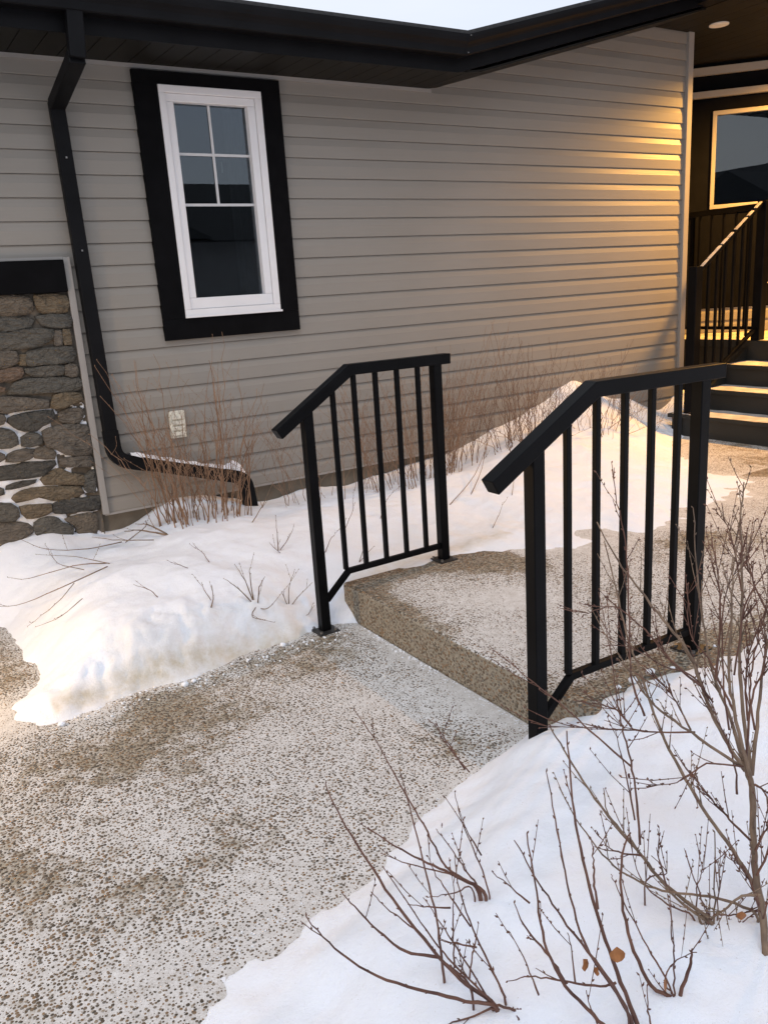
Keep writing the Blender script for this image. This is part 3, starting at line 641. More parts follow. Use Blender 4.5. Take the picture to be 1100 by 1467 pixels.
# ================================================================ snow (height field through surveyed points)
CP = [
 # walkway (below the slab surface)
 (-2, 2.6, -.05), (-2, 1.2, -.05), (-1, 2.0, -.05), (0, 2.3, -.05), (.5, 2.4, -.05), (1, 2.4, -.06), (1.4, 2.3, -.07), (1.55, 2.35, -.07), (1.3, 2.05, -.06), (1.45, 2.0, -.05), (1.55, 2.1, -.07), (1.2, 1.9, -.04), (1.6, 2.85, -.06), (1.45, 2.6, -.07), (.3, 1.9, -.05), (.7, 2.0, -.06), (-1, 0.6, -.04), (0, 1.2, -.04),
 (-3.5, 3.5, -.05), (-1.2, 3.6, -.04), (-.3, 3.6, -.03), (.1, 3.7, -.03), (.1, 3.4, -.03), (0, 4.1, -.01),
 (1.4, 2.8, -.04), (1.0, 2.8, -.05), (.6, 2.82, -.05), (.2, 2.75, -.05), (-.5, 2.7, -.05), (1.58, 2.6, -.05), (1.6, 2.1, -.04), (1.55, 1.95, -.02),
 # left bank foot
 (-.6, 3.15, -.04), (.0, 3.0, -.04), (.0, 3.3, -.04), (.16, 3.0, -.035), (.24, 2.97, -.01), (.15, 3.22, -.03), (.24, 3.38, -.02), (.30, 3.06, .02), (.34, 3.15, .045), (.35, 2.985, .0), (.53, 3.01, .004), (.70, 3.02, .002), (.87, 3.0, .002), (1.06, 3.04, .002), (1.22, 3.05, .004), (1.40, 3.06, .008), (1.50, 3.10, .012), (1.62, 3.12, .02),
 (.36, 3.30, .01), (.38, 3.50, .0), (.37, 3.80, .0), (.34, 4.15, .01), (.1, 4.5, .10),
 # bank crest
 (.50, 3.10, .05), (.58, 3.28, .15), (.62, 3.5, .19), (.60, 3.8, .20), (.62, 4.1, .22), (.50, 3.95, .14), (.48, 3.6, .10),
 (.70, 3.10, .09), (.75, 3.17, .17), (.80, 3.32, .21), (1.0, 3.10, .09), (1.0, 3.17, .17), (1.0, 3.30, .21), (1.25, 3.12, .09), (1.25, 3.19, .16), (1.25, 3.32, .20), (1.45, 3.18, .10), (1.45, 3.30, .17), (1.6, 3.22, .09), (1.6, 3.4, .16),
 (.9, 3.6, .24), (1.2, 3.6, .25), (1.5, 3.65, .23), (1.0, 4.0, .25), (1.4, 4.0, .29), (1.3, 4.35, .28), (.8, 4.2, .23), (1.75, 3.8, .24), (1.75, 4.2, .26),
 # along the wall
 (.43, 4.62, .25), (.65, 4.64, .29), (.92, 4.64, .225), (1.05, 4.66, .20), (1.2, 4.66, .25), (1.38, 4.66, .34), (1.62, 4.66, .31), (1.98, 4.66, .22), (2.28, 4.66, .234), (2.7, 4.66, .215), (3.05, 4.66, .254), (3.48, 4.66, .296), (3.81, 4.66, .39), (4.08, 4.66, .46), (4.37, 4.66, .556), (4.68, 4.66, .69), (4.9, 4.66, .565), (5.06, 4.66, .51), (5.3, 4.66, .46), (5.48, 4.66, .373), (5.73, 4.66, .33), (5.92, 4.66, .43),
 (4.68, 4.45, .55), (4.4, 4.35, .42), (5.0, 4.42, .42), (5.35, 4.5, .33),
 # bed beside the upper slab
 (1.75, 3.17, .15), (1.95, 3.17, .165), (2.27, 3.14, .168), (2.2, 3.4, .19), (2.0, 3.6, .21), (2.5, 3.3, .18), (2.5, 3.7, .21), (2.3, 4.1, .23), (2.8, 3.4, .19), (2.8, 4.2, .24), (3.2, 3.7, .24), (3.3, 4.2, .28), (3.8, 3.7, .26), (3.9, 4.2, .35), (4.3, 3.8, .27),
 (2.66, 2.96, .168), (3.0, 2.85, .167), (3.48, 2.81, .167), (3.95, 2.86, .167), (4.33, 2.95, .167), (4.6, 3.34, .167), (4.84, 3.77, .167), (5.29, 4.19, .17), (5.45, 4.25, .17),
 (2.75, 3.1, .18), (3.1, 3.1, .195), (3.6, 3.1, .20), (4.1, 3.25, .205), (4.45, 3.7, .215), (4.8, 4.1, .24), (5.2, 4.42, .30),
 # upper slab interior
 (1.85, 2.9, .05), (1.85, 2.3, .04), (1.9, 1.8, .09), (2.3, 2.9, .12), (2.4, 2.3, .10), (2.4, 1.78, .12), (3.0, 2.6, .13), (3.0, 2.0, .10), (3.6, 2.5, .12), (4.2, 2.5, .12), (5, 3.2, .12), (5.2, 3.8, .13), (5.5, 2.6, .1), (4, 1.9, .1), (1.72, 2.6, -.03), (1.72, 2.2, -.03), (1.72, 2.9, -.02), (1.73, 1.9, -.02),
 (6.5, 2.6, .1), (6.5, 3.8, .1), (5.6, 4.0, .12), (6.2, 4.4, .15),
 # right bank foot
 (.33, 1.40, .0), (.44, 1.50, .0), (.57, 1.52, .0), (.67, 1.54, .0), (.79, 1.57, .0), (.94, 1.62, .0), (1.07, 1.67, .0), (1.25, 1.735, .003), (1.38, 1.77, .01), (1.47, 1.81, .0), (1.56, 1.83, .0), (1.62, 1.84, .0), (1.5, 1.93, -.05), (1.62, 1.95, -.05), (1.66, 2.1, -.05), (1.66, 2.4, -.05), (1.66, 2.7, -.05), (1.65, 2.95, -.05),
 (.15, 1.0, .0), (-.1, .6, .0), (-.6, .2, .0), (-1.5, -.2, .0),
 (1.55, 1.70, .095), (1.42, 1.66, .095), (1.28, 1.60, .08), (1.62, 1.62, .15), (1.74, 1.64, .168), (1.89, 1.64, .168), (2.03, 1.62, .168), (2.2, 1.61, .168), (2.34, 1.60, .168), (2.63, 1.63, .167), (3.1, 1.6, .167), (3.7, 1.6, .167), (4.6, 1.6, .167), (6.5, 1.6, .167),
 (1.5, 1.45, .17), (1.3, 1.40, .16), (1.1, 1.45, .12), (.9, 1.42, .10), (.7, 1.36, .08), (.55, 1.30, .06), (.45, 1.15, .07),
 (1.8, 1.45, .21), (2.1, 1.42, .24), (2.5, 1.42, .25), (3.0, 1.4, .25), (4, 1.35, .25),
 (1.2, 1.15, .20), (.95, 1.15, .17), (.8, .95, .17), (.6, .8, .13), (1.1, .85, .21), (1.5, 1.1, .24), (1.3, .65, .22), (1.9, 1.1, .27), (.9, .5, .2), (2.3, .9, .28), (.3, .5, .1), (2.0, .2, .28), (3.5, .5, .3), (6, 0.2, .3), (0, -.5, .15), (2, -2, .3), (6, -3, .3),
]
cp = np.array(CP)
def tps(r2):
    return np.where(r2 > 1e-12, .5*r2*np.log(np.maximum(r2, 1e-12)), 0)
n = len(cp)
d2 = ((cp[:, None, :2] - cp[None, :, :2])**2).sum(-1)
A = np.zeros((n+3, n+3)); A[:n, :n] = tps(d2) + np.eye(n)*.004
A[:n, n] = 1; A[:n, n+1:] = cp[:, :2]; A[n:, :n] = A[:n, n:].T
sol = np.linalg.solve(A, np.concatenate([cp[:, 2], [0, 0, 0]]))
def axis(lo, hi, step, far0, far1, g=1.35):
    a = list(np.arange(lo, hi+1e-6, step)); s = step; x = a[-1]; r = []
    while x < far1: s *= g; x += s; r.append(x)
    s = step; x = lo; l = []
    while x > far0: s *= g; x -= s; l.append(x)
    return np.array(l[::-1] + a + r)
X = axis(-.1, 6.0, .0165, -40, 40); Y = axis(.55, 4.68, .0165, -40, 40)
Y = Y[Y < 9]
GX, GY = np.meshgrid(X, Y, indexing='ij')
cx = np.clip(GX, -3, 6.5).ravel(); cy = np.clip(GY, -2, 4.7).ravel()
H = np.zeros(cx.size)
for s in range(0, cx.size, 20000):
    q = np.stack([cx[s:s+20000], cy[s:s+20000]], 1)
    r2 = ((q[:, None, :] - cp[None, :, :2])**2).sum(-1)
    H[s:s+20000] = tps(r2) @ sol[:n] + sol[n] + q @ sol[n+1:]
H = np.clip(H, -.07, .75).reshape(GX.shape)
# soft lumps, wind crust and crumbly edges
N1 = np.zeros_like(H); N2 = np.zeros_like(H); N3 = np.zeros_like(H)
for i in range(H.shape[0]):
    gx = float(X[i])
    for j in range(H.shape[1]):
        if -1 < gx < 6.2 and .3 < Y[j] < 4.75:
            p = Vector((gx, float(Y[j]), 0))
            N1[i, j] = noise.fractal(p*3.1, 1.0, 2.1, 3)
            if 3.0 < Y[j] < 3.6 and .25 < gx < 1.7:
                q = p*13 + Vector((N1[i, j]*2, N1[i, j]*3, 0))
                N3[i, j] = .5 - noise.voronoi(q)[0][0] + .5*(.5 - noise.voronoi(q*2.3)[0][0])
            elif H[i, j] > .12:
                N3[i, j] = .9*(.45 - noise.voronoi(p*4 + Vector((N1[i, j], N1[i, j]*2, 0)))[0][0]) + .3*(.5 - noise.voronoi(p*11)[0][0])
            N2[i, j] = noise.fractal(p*17 + Vector((9, 3, 1)), .9, 2.2, 4)
foot = np.exp(-((GY-3.17)/.13)**2)*np.clip((GX-.28)/.15, 0, 1)*np.clip((1.62-GX)/.1, 0, 1)
rfoot = np.exp(-(H/.05)**2)
H = H + N1*np.where((H > .03) & (GY < 1.9), .034, .024) + N2*(.0036 + .007*foot + .003*rfoot) + N3*(.007 + .034*foot)
def snow_z(x, y):
    i = int(np.clip(np.searchsorted(X, x), 1, len(X)-1)); j = int(np.clip(np.searchsorted(Y, y), 1, len(Y)-1))
    return float(H[i, j])
nx, ny = H.shape
V = np.stack([GX, GY, H], -1).reshape(-1, 3)
ii, jj = np.meshgrid(np.arange(nx-1), np.arange(ny-1), indexing='ij')
a0 = (ii*ny+jj).ravel()
# drop what lies fully under the slabs
Hm = np.maximum.reduce([H[:-1, :-1], H[1:, :-1], H[:-1, 1:], H[1:, 1:]]).ravel()
gx, gy = GX[:-1, :-1].ravel(), GY[:-1, :-1].ravel()
slab_z = np.where((gx > 1.70) & (gy > 1.47) & (gy < 3.10) & (gx < 6.9), .155, np.where((gx < 1.65) & (gx > -3.9) & (gy > .65) & (gy < 4.5), -.015, -9))
keep = Hm > slab_z
a0 = a0[keep]
F = np.stack([a0, a0+ny, a0+ny+1, a0+1], 1)
me = bpy.data.meshes.new('snow')
me.from_pydata(V.tolist(), [], F.tolist()); me.update()
dirt = (np.exp(-((GY-3.045)/.06)**2)*.75*((GX > .35)*(GX < 1.45)) + .22*np.exp(-((GY-3.18)/.10)**2)*((GX > .6)*(GX < 1.5)) + .45*np.exp(-((GY-3.17)/.06)**2)*((GX > 1.7)*(GX < 2.7))
        + .3*np.exp(-((GY-1.64)/.05)**2)*((GX > 1.7)*(GX < 3.2)) + .25*np.exp(-(((GX-2.6)/.5)**2 + ((GY-3.3)/.25)**2)))
me.attributes.new('dirt', 'FLOAT', 'POINT').data.foreach_set('value', dirt.ravel().astype(np.float32))
snow = link_mesh('snow', me, m_snow, smooth=True)
tag(snow, kind='structure')

slab('lower_walkway', -4.0, 1.672, 0.6, 4.55, 0.0, -.12, cover_lower, .04, .002)
slab('upper_walkway', 1.676, 7.0, 1.45, 3.135, .165, -.12, cover_upper, .04, .012)
slab('stair_landing_path', 4.2, 7.0, 3.14, 4.45, .1635, -.12, lambda x, y: .12, .08, .004)

# loose crumbs of snow
def blob(mb, x, y, z, r, seed, flat=.7):
    bm = bmesh.new(); bmesh.ops.create_icosphere(bm, subdivisions=2, radius=r)
    V = []
    for q in bm.verts:
        k = 1 + .35*noise.noise(q.co*(1.6/r) + Vector((seed, 0, 0)))
        V.append((x+q.co.x*k, y+q.co.y*k, z+q.co.z*k*flat))
    F = [tuple(v.index for v in f.verts) for f in bm.faces]; bm.free()
    mb.add(V, F)
mb = MB()
for (x, y, z, r) in ((.83, 2.94, 0, .022), (.36, 2.93, 0, .02), (.87, 2.95, 0, .016), (1.30, 3.03, .0, .02),  (2.02, 1.665, .165, .022), (1.93, 1.66, .165, .024), (1.86, 1.66, .165, .014), (2.1, 1.64, .165, .012), (2.35, 1.66, .165, .01), (1.12, 2.99, 0, .01), (.9, 2.9, 0, .007)):
    r *= .7; blob(mb, x, y, z+r*.3, r, x*31)
for k in range(520):
    t = random.random()
    if k % 4 == 3: x = 1.668 - abs(random.gauss(0, .008)); y = 1.86 + 1.1*t; z = 0
    elif k % 4 == 2: x = 1.664 - abs(random.gauss(0, .02)); y = 1.86 + 1.0*t*t; z = 0
    elif k % 2: x = .4 + 1.25*t; y = 3.0 - abs(random.gauss(0, .05)); z = 0
    else: x = .35 + 1.2*t; y = 1.50 + .27*t + abs(random.gauss(0, .045)); z = 0
    r = random.uniform(.0015, .006 if y > 2.4 else .0032)
    blob(mb, x, y, z+r*.2, r, k)
tag(mb.make('snow_crumbs', m_snow_small, smooth=True), kind='stuff', label='loose crumbs of snow scattered along the banks on the walkway', cat='snow')

# ================================================================ house
house = empty('house', (3.0, 4.668, 0), 'low grey-sided house with black eaves, stone veneer and covered porch', 'house')
HC = .1143
WY = 4.668
def soffit_z(x):
    return 2.685 if x < 3.416 else min(2.685 + .268*(x-3.416), 3.25)
siding_wall = MB()
hx0, hx1, hz0, hz1 = 1.60, 2.206, 1.369, 2.593
wy0, wy1 = 4.695, 4.78
siding_wall.box(-4, hx0, wy0, wy1, .331, 2.78).box(hx1, 3.30, wy0, wy1, .331, 2.78).box(hx0, hx1, wy0, wy1, .331, hz0).box(hx0, hx1, wy0, wy1, hz1, 2.78)
siding_wall.prism([(3.301, .331), (5.95, .331), (5.95, 3.30), (5.45, 3.30), (3.301, 2.78)], 'y', wy0, wy1)
siding_wall = siding_wall.make('siding_wall', m_siding, house)
for k in range(-7, 20):
    zb = 1.45 + (9.0138-k)*HC
    h = HC
    if k == 19: h = zb + HC - .331; zb = .331
    x0 = -4.0 if zb > 1.62 else 1.022
    if zb > 2.64: x0 = 3.30 + max(0, (zb - 2.685)/.268)
    if k == 18 or k == 19: pass
    x1 = 5.905
    jit = random.uniform(-.0006, .0006)
    prof = [(.015, zb+.0005), (-.001+jit, zb-.0005), (-.0015+jit, zb+.004), (.0, zb+h*.60), (.0012, zb+h*.64), (.0095, zb+h-.003), (.0155, zb+h-.002), (.0155, zb+h+.003)]
    runs = [(x0, x1)]
    if 1.262 < zb < 2.59: runs = [(x0, 1.50), (2.30, x1)]
    m_ = len(prof)
    for (xa, xb) in runs:
        segs = max(1, int((xb-xa)/.5)); V = []; F = []
        for i in range(segs+1):
            x = xa + (xb-xa)*i/segs
            for (dy, z) in prof:
                V.append((x, WY+dy+.0010*noise.noise(Vector((x*1.7, k*3.1, 0))), z + .0003*noise.noise(Vector((x*1.1, k*2.3, 5)))))
        for i in range(segs):
            for j in range(m_-1):
                F.append((i*m_+j, (i+1)*m_+j, (i+1)*m_+j+1, i*m_+j+1))
        build('siding_board', V, F, m_siding, siding_wall)
box('corner_trim', 5.905, 5.965, 4.646, 4.79, .30, 3.25, m_trim_grey, house, bevel=.003)
box('starter_strip', 1.0, 5.90, 4.662, 4.694, .318, .3305, m_trim_grey, house)
box('foundation', -4, 5.95, 4.70, 4.9, -.3, .325, m_found, house)
box('corner_foundation', 5.0, 5.95, 4.655, 4.699, -.2, .30, m_found, house)
# J trims of the stone recess
box('stone_edge_trim', .985, 1.020, 4.640, 4.694, .331, 1.728, m_trim_grey, house, bevel=.002)
box('stone_head_trim', -4, .984, 4.640, 4.694, 1.716, 1.730, m_trim_grey, house)
box('stone_cap_board', -4, .982, 4.618, 4.694, 1.553, 1.714, m_black_trim, house, bevel=.003)

# stone veneer
veneer = box('stone_veneer', -4, .984, 4.668, 4.6995, -.2, 1.552, m_mortar, house)
def stone(poly, mat, proud):
    # poly: (x, z) outline
    P = [Vector((q[0], q[1])) for q in poly]
    # refine the outline
    R_ = []
    for i in range(len(P)):
        a, b_, c_, d_ = P[i-1], P[i], P[(i+1) % len(P)], P[(i+2) % len(P)]
        L = (c_-b_).length; k = 2 if L > .05 else 1
        for s in range(k):
            t = s/k
            q = .5*((2*b_) + (c_-a)*t + (2*a-5*b_+4*c_-d_)*t*t + (3*b_-a-3*c_+d_)*t**3) if k > 1 else b_
            R_.append(q + Vector((noise.noise(Vector((q.x*40, q.y*40, 1))), noise.noise(Vector((q.x*40, q.y*40, 9)))))*.004)
    c0 = sum(R_, Vector((0, 0)))/len(R_)
    n = len(R_); V = []; F = []
    for (k, yy) in ((1.0, 4.669), (1.0, 4.668-proud*.6), (.95, 4.668-proud*.97), (.6, 4.668-proud*1.0)):
        for q in R_:
            w = c0 + (q-c0)*k*1.05
            dy = .013*noise.fractal(Vector((w.x*18, w.y*30, 4)), 1, 2, 4) if k < 1 else 0
            V.append((w.x, yy+dy, w.y))
    V.append((c0.x, 4.668-proud*1.0, c0.y))
    for r_ in range(3):
        for i in range(n):
            F.append((r_*n+i, r_*n+(i+1) % n, (r_+1)*n+(i+1) % n, (r_+1)*n+i))
    for i in range(n): F.append((3*n+i, 3*n+(i+1) % n, 4*n))
    o = build('stone', V, F, mat, veneer, smooth=True)
    return o
SM = [4, 3, 2, 4, 1, 1, 4, 4, 4, 0, 2, 4, 2, 3, 3, 1, 3, 2, 1, 4, 1, 0, 1, 4, 1,  0, 3, 1, 1, 1, 3, 4, 3, 1, 5, 1, 4, 1, 5, 4]
for i, poly in enumerate(STONES):
    if i == 39: poly = [(x, z) for x, z in poly]
    poly = [(min(x, .978), min(z, 1.548)) for x, z in poly]
    stone(poly, STONE_MATS[SM[i % len(SM)]], random.uniform(.022, .036))
# the same coursing carries on to the left
z = .16
while z < 1.50:
    h = random.uniform(.055, .12); x = .30 if z < 1.0 else .50
    x = x + random.uniform(-.04, .0) - .0
    xr = x
    lim = {True: .40, False: .60}[z < 1.0]
    while xr > -1.6:
        w_ = random.uniform(.08, .26)
        xl = xr - w_
        h_ = min(h, 1.545-z)
        j = lambda s=.008: random.uniform(-s, s)
        poly = [(xl+.01, z+.012+j()), (xl+.04, z+j(.004)+.003), (xr-.04, z+j(.004)+.003), (xr-.008, z+.014+j()), (xr-.004, z+h_*.5), (xr-.012, z+h_-.012+j()), (xr-.05, z+h_-.006+j(.004)), (xl+.05, z+h_-.006+j(.004)), (xl+.008, z+h_-.014+j()), (xl+.003, z+h_*.5)]
        if h_ > .03: stone(poly, random.choice(STONE_MATS), random.uniform(.02, .035))
        xr = xl - .004
    z += h + .004
# snow blown into the lower joints
xs = np.arange(-.2, .982, .008); zs = np.arange(.15, 1.5, .008); V = []; F = []
for x in xs:
    for z in zs:
        f1 = noise.fractal(Vector((x*9, z*16, 2)), 1, 2, 3)
        lim = 1.0 - .02*x + f1*.10
        y = 4.660 + .012*f1 + (.05 if z > lim else 0) + (.02 if (x > .80 and f1 > -.05) else 0)
        V.append((float(x), min(y, 4.69), float(z)))
m_ = len(zs)
for i in range(len(xs)-1):
    for j in range(m_-1): F.append((i*m_+j, (i+1)*m_+j, (i+1)*m_+j+1, i*m_+j+1))
o = build('joint_snow', V, F, m_snow_small, veneer, smooth=True); o['kind'] = 'stuff'

# window
window = MB()
def frame_ring(mb, x0, x1, z0, z1, wl_, wr, wt, wb, y0, y1):
    mb.box(x0, x1, y0, y1, z1-wt, z1).box(x0, x1, y0, y1, z0, z0+wb).box(x0, x0+wl_, y0, y1, z0+wb, z1-wt).box(x1-wr, x1, y0, y1, z0+wb, z1-wt)
    return mb
window = frame_ring(MB(), 1.604, 2.202, 1.373, 2.589, .036, .040, .038, .046, 4.636, 4.70).make('window_frame', m_white, house, bevel=.003)
frame_ring(MB(), 1.641, 2.161, 1.420, 2.550, .044, .046, .040, .062, 4.648, 4.712).make('sash', m_white, window, bevel=.004)
box('sill_lip', 1.600, 2.208, 4.624, 4.6355, 1.373, 1.385, m_white, window, bevel=.002)
for (a, b_) in ((1.474, 1.603), (2.203, 2.323)):
    box('trim_board', a, b_, 4.640, 4.694, 1.373, 2.5895, m_black_trim, window, bevel=.0015)
box('trim_board', 1.474, 2.323, 4.640, 4.694, 2.590, 2.655, m_black_trim, window, bevel=.0015)
box('trim_board', 1.474, 2.323, 4.640, 4.694, 1.256, 1.3725, m_black_trim, window, bevel=.0015)
box('pane', 1.686, 2.114, 4.690, 4.692, 1.484, 2.509, m_glass, window)
for zz in (2.252, 1.987): box('muntin_bar', 1.686, 2.114, 4.682, 4.6885, zz-.007, zz+.007, m_muntin, window)
box('muntin_bar', 1.888, 1.902, 4.6825, 4.688, 1.994, 2.245, m_muntin, window)
box('muntin_bar', 1.888, 1.902, 4.6825, 4.688, 2.259, 2.509, m_muntin, window)
box('latch_hook', 1.947, 1.955, 4.716, 4.724, 2.165, 2.225, m_bolt, window)
mb = MB().box(.9, 3.2, 6.6, 6.65, .6, 3.0).box(.9, .95, 4.785, 6.6, .6, 3.0).box(3.15, 3.2, 4.785, 6.6, .6, 3.0).box(.9, 3.2, 4.785, 6.65, .55, .6).box(.9, 3.2, 4.785, 6.65, 3.0, 3.05)
mb.make('room', m_interior, house)
# curtain edge inside
V = []; F = []
for i in range(25):
    x = 2.02 + i*.012; V += [(x, 4.80+.018*math.sin(i*1.5), .9), (x, 4.80+.018*math.sin(i*1.5+.2), 2.8)]
for i in range(24): F.append((2*i, 2*i+2, 2*i+3, 2*i+1))
build('curtain', V, F, m_curtain, house, smooth=True)

# vent cover
vent = box('vent_cover', 1.434, 1.526, 4.640, 4.667, .700, .858, m_vent, house, bevel=.006)
for k in range(4): box('louvre', 1.445, 1.515, 4.628, 4.6395, .715+k*.032, .737+k*.032, m_vent, vent, bevel=.003)

# eaves: soffit, fascia, gutter
SL = .268
KX = 3.28
path_z = lambda x, z0: z0 if x <= KX else z0 + SL*(x-KX)
def extrude_path(mb, prof, xs_, zoff=0):
    n = len(prof); V = []; F = []
    for x in xs_:
        dz = SL*max(0, x-KX)
        for (y, z) in prof: V.append((x, y, z+dz))
    for i in range(len(xs_)-1):
        for j in range(n): F.append((i*n+j, i*n+(j+1) % n, (i+1)*n+(j+1) % n, (i+1)*n+j))
    F += [tuple(range(n)), tuple(range((len(xs_)-1)*n, len(xs_)*n))[::-1]]
    return mb.add(V, F)
roof = MB()
V = [(-4.2, 4.10, 2.86), (KX, 4.10, 2.86), (KX, 12, 4.9), (-4.2, 12, 4.9)]
roof.add([(x, y, z) for x, y, z in V] + [(x, y, z-.02) for x, y, z in V], [(0, 1, 2, 3), (7, 6, 5, 4), (0, 4, 5, 1), (1, 5, 6, 2), (2, 6, 7, 3), (3, 7, 4, 0)])
V = [(KX, 4.10, 2.86), (9, 4.10, 2.86+SL*(9-KX)), (9, 12, 2.86+SL*(9-KX)), (KX, 12, 2.86)]
roof.add([(x, y, z) for x, y, z in V] + [(x, y, z-.02) for x, y, z in V], [(0, 1, 2, 3), (7, 6, 5, 4), (0, 4, 5, 1), (1, 5, 6, 2), (2, 6, 7, 3), (3, 7, 4, 0)])
roof = roof.make('roof', m_roof, house)
extrude_path(MB(), [(4.198, 2.664), (4.218, 2.664), (4.218, 2.838), (4.198, 2.838)], [-4.2, KX, 5.52]).make('fascia', m_black_metal, roof)
gut = [(4.197, 2.738), (4.126, 2.735), (4.118, 2.740), (4.115, 2.772), (4.107, 2.786), (4.094, 2.800), (4.088, 2.818), (4.086, 2.838), (4.092, 2.843), (4.097, 2.838), (4.197, 2.838)]
extrude_path(MB(), gut, [-4.2, KX-.0006]).make('gutter', m_black_metal, roof)
extrude_path(MB(), gut, [KX+.0006, 9.0]).make('gutter', m_black_metal, roof)
extrude_path(MB(), [(y-.0015, z) for y, z in gut], [KX-.012, KX, KX+.012]).make('gutter_mitre', m_black_metal, roof)
for (y, z) in ((4.082, 2.828), (4.112, 2.746)):
    MB().box(KX+.004, KX+.009, y-.004, y, z, z+.005).make('rivet', m_bolt, roof)
x = -4.2
while x < 5.5:
    x1 = min(x+.118, 5.53)
    zl = soffit_z; k_ = .2
    V = []; 
    for xx in (x+.002, x1-.002):
        zz = soffit_z(xx)
        for (y, z) in ((4.2185, zz-.012), (4.683, zz), (4.683, zz+.012), (4.2185, zz)): V.append((xx, y, z))
    build('soffit_panel', V, [(0, 1, 2, 3), (7, 6, 5, 4), (0, 4, 5, 1), (2, 6, 7, 3), (0, 3, 7, 4), (1, 5, 6, 2)], m_soffit, roof)
    # standing rib between the panels
    xx = x1; zz = soffit_z(xx)
    V = [(xx-.002, 4.2185, zz-.006), (xx+.002, 4.2185, zz-.006), (xx+.002, 4.683, zz+.006), (xx-.002, 4.683, zz+.006), (xx-.002, 4.2185, zz+.02), (xx+.002, 4.2185, zz+.02), (xx+.002, 4.683, zz+.03), (xx-.002, 4.683, zz+.03)]
    build('soffit_rib', V, [(0, 3, 2, 1), (4, 5, 6, 7), (0, 1, 5, 4), (1, 2, 6, 5), (2, 3, 7, 6), (3, 0, 4, 7)], m_black_trim, roof)
    x += .118
# frieze where the soffit meets the siding (J channel)
extr = MB()
extr.box(-4.2, 3.415, 4.658, 4.6665, 2.664, 2.684)
extr.make('frieze_channel', m_trim_grey, roof)

# downspout
dsp = empty('downspout', (1.09, 4.62, .7), 'black rectangular downspout bending along the grey siding beside the stone', 'downspout')
rect = lambda a, b_: [(-a, -b_), (a, -b_), (a, b_), (-a, b_)]
def ds_path(mb, pts, a=.036, b_=.027, side=Vector((1, 0, 0))):
    return mb.sweep(rect(a, b_), pts, side)
ds_path(MB(), [(1.092, 4.150, 2.745), (1.078, 4.150, 2.548)]).make('outlet_elbow', m_black_metal, dsp, bevel=.005)
ds_path(MB(), [(1.078, 4.150, 2.556), (1.066, 4.622, 2.452)], .0375, .0285).make('offset_pipe', m_black_metal, dsp, bevel=.005)
ds_path(MB(), [(1.066, 4.625, 2.470), (1.068, 4.625, 2.30), (1.086, 4.625, .78)]).make('vertical_pipe', m_black_metal, dsp, bevel=.005)
# ribbed elbow at the foot, run and outlet
def round_path(pts, r=.05, n=5):
    P = [Vector(p) for p in pts]; out = [P[0]]
    for i in range(1, len(P)-1):
        a, b_, c_ = P[i-1], P[i], P[i+1]
        d1 = (a-b_).normalized(); d2 = (c_-b_).normalized(); rr = min(r, (a-b_).length*.45, (c_-b_).length*.45)
        for k in range(n+1):
            t = k/n
            out.append((b_+d1*rr)*(1-t)**2 + b_*2*t*(1-t) + (b_+d2*rr)*t*t)
    out.append(P[-1]); return out
elbow = round_path([(1.086, 4.625, .80), (1.090, 4.62, .635), (1.26, 4.60, .585)], .13, 7)
MB().sweep(rect(.029, .039), elbow, Vector((0, 1, 0))).make('foot_elbow', m_black_metal, dsp)
run = [(1.24, 4.602, .592), (1.70, 4.535, .455)]
MB().sweep(rect(.028, .036), run, Vector((0, 1, 0))).make('sloped_pipe', m_black_metal, dsp)
outl = round_path([(1.68, 4.54, .462), (1.80, 4.515, .425), (1.825, 4.51, .18)], .14, 8)
MB().sweep(rect(.029, .038), outl, Vector((0, 1, 0))).make('outlet_shoe', m_black_metal, dsp)
for pos in ((1.069, 4.588, 2.2), (1.077, 4.588, 1.75)):
    MB().box(pos[0]-.004, pos[0]+.004, 4.588, 4.596, pos[2], pos[2]+.008).make('screw', m_bolt, dsp)
# snow lying on the sloped pipe
V = []; F = []
sp = [Vector((1.17, 4.60, .665)), Vector((1.26, 4.60, .628)), Vector((1.42, 4.576, .578)), Vector((1.58, 4.553, .530)), Vector((1.67, 4.540, .503)), Vector((1.75, 4.528, .470)), Vector((1.808, 4.518, .420)), Vector((1.845, 4.512, .350))]
sp2 = []
for i in range(len(sp)-1):
    for k in range(8): sp2.append(sp[i].lerp(sp[i+1], k/8))
sp2.append(sp[-1])
for i, q in enumerate(sp2):
    t = i/(len(sp2)-1)
    h_ = (.011 + .013*max(0, noise.noise(Vector((i*.45, 2, 2)))+.3) + (.058*math.exp(-((t-.76)/.12)**2)))*(min(1, t*14))*min(1, (1-t)*8+.15)
    w_ = .026 + .004*noise.noise(Vector((i*.7, 0, 0)))
    for a in range(7):
        an = math.pi*a/6
        V.append((q.x, q.y-math.cos(an)*w_, q.z-.010+math.sin(an)*(h_+.010)))
for i in range(len(sp2)-1):
    for a in range(6): F.append((i*7+a, (i+1)*7+a, (i+1)*7+a+1, i*7+a+1))
tag(build('snow_cap', V, F, m_snow_small, None, smooth=True), 'strip of snow lying on the sloped black downspout', 'snow')

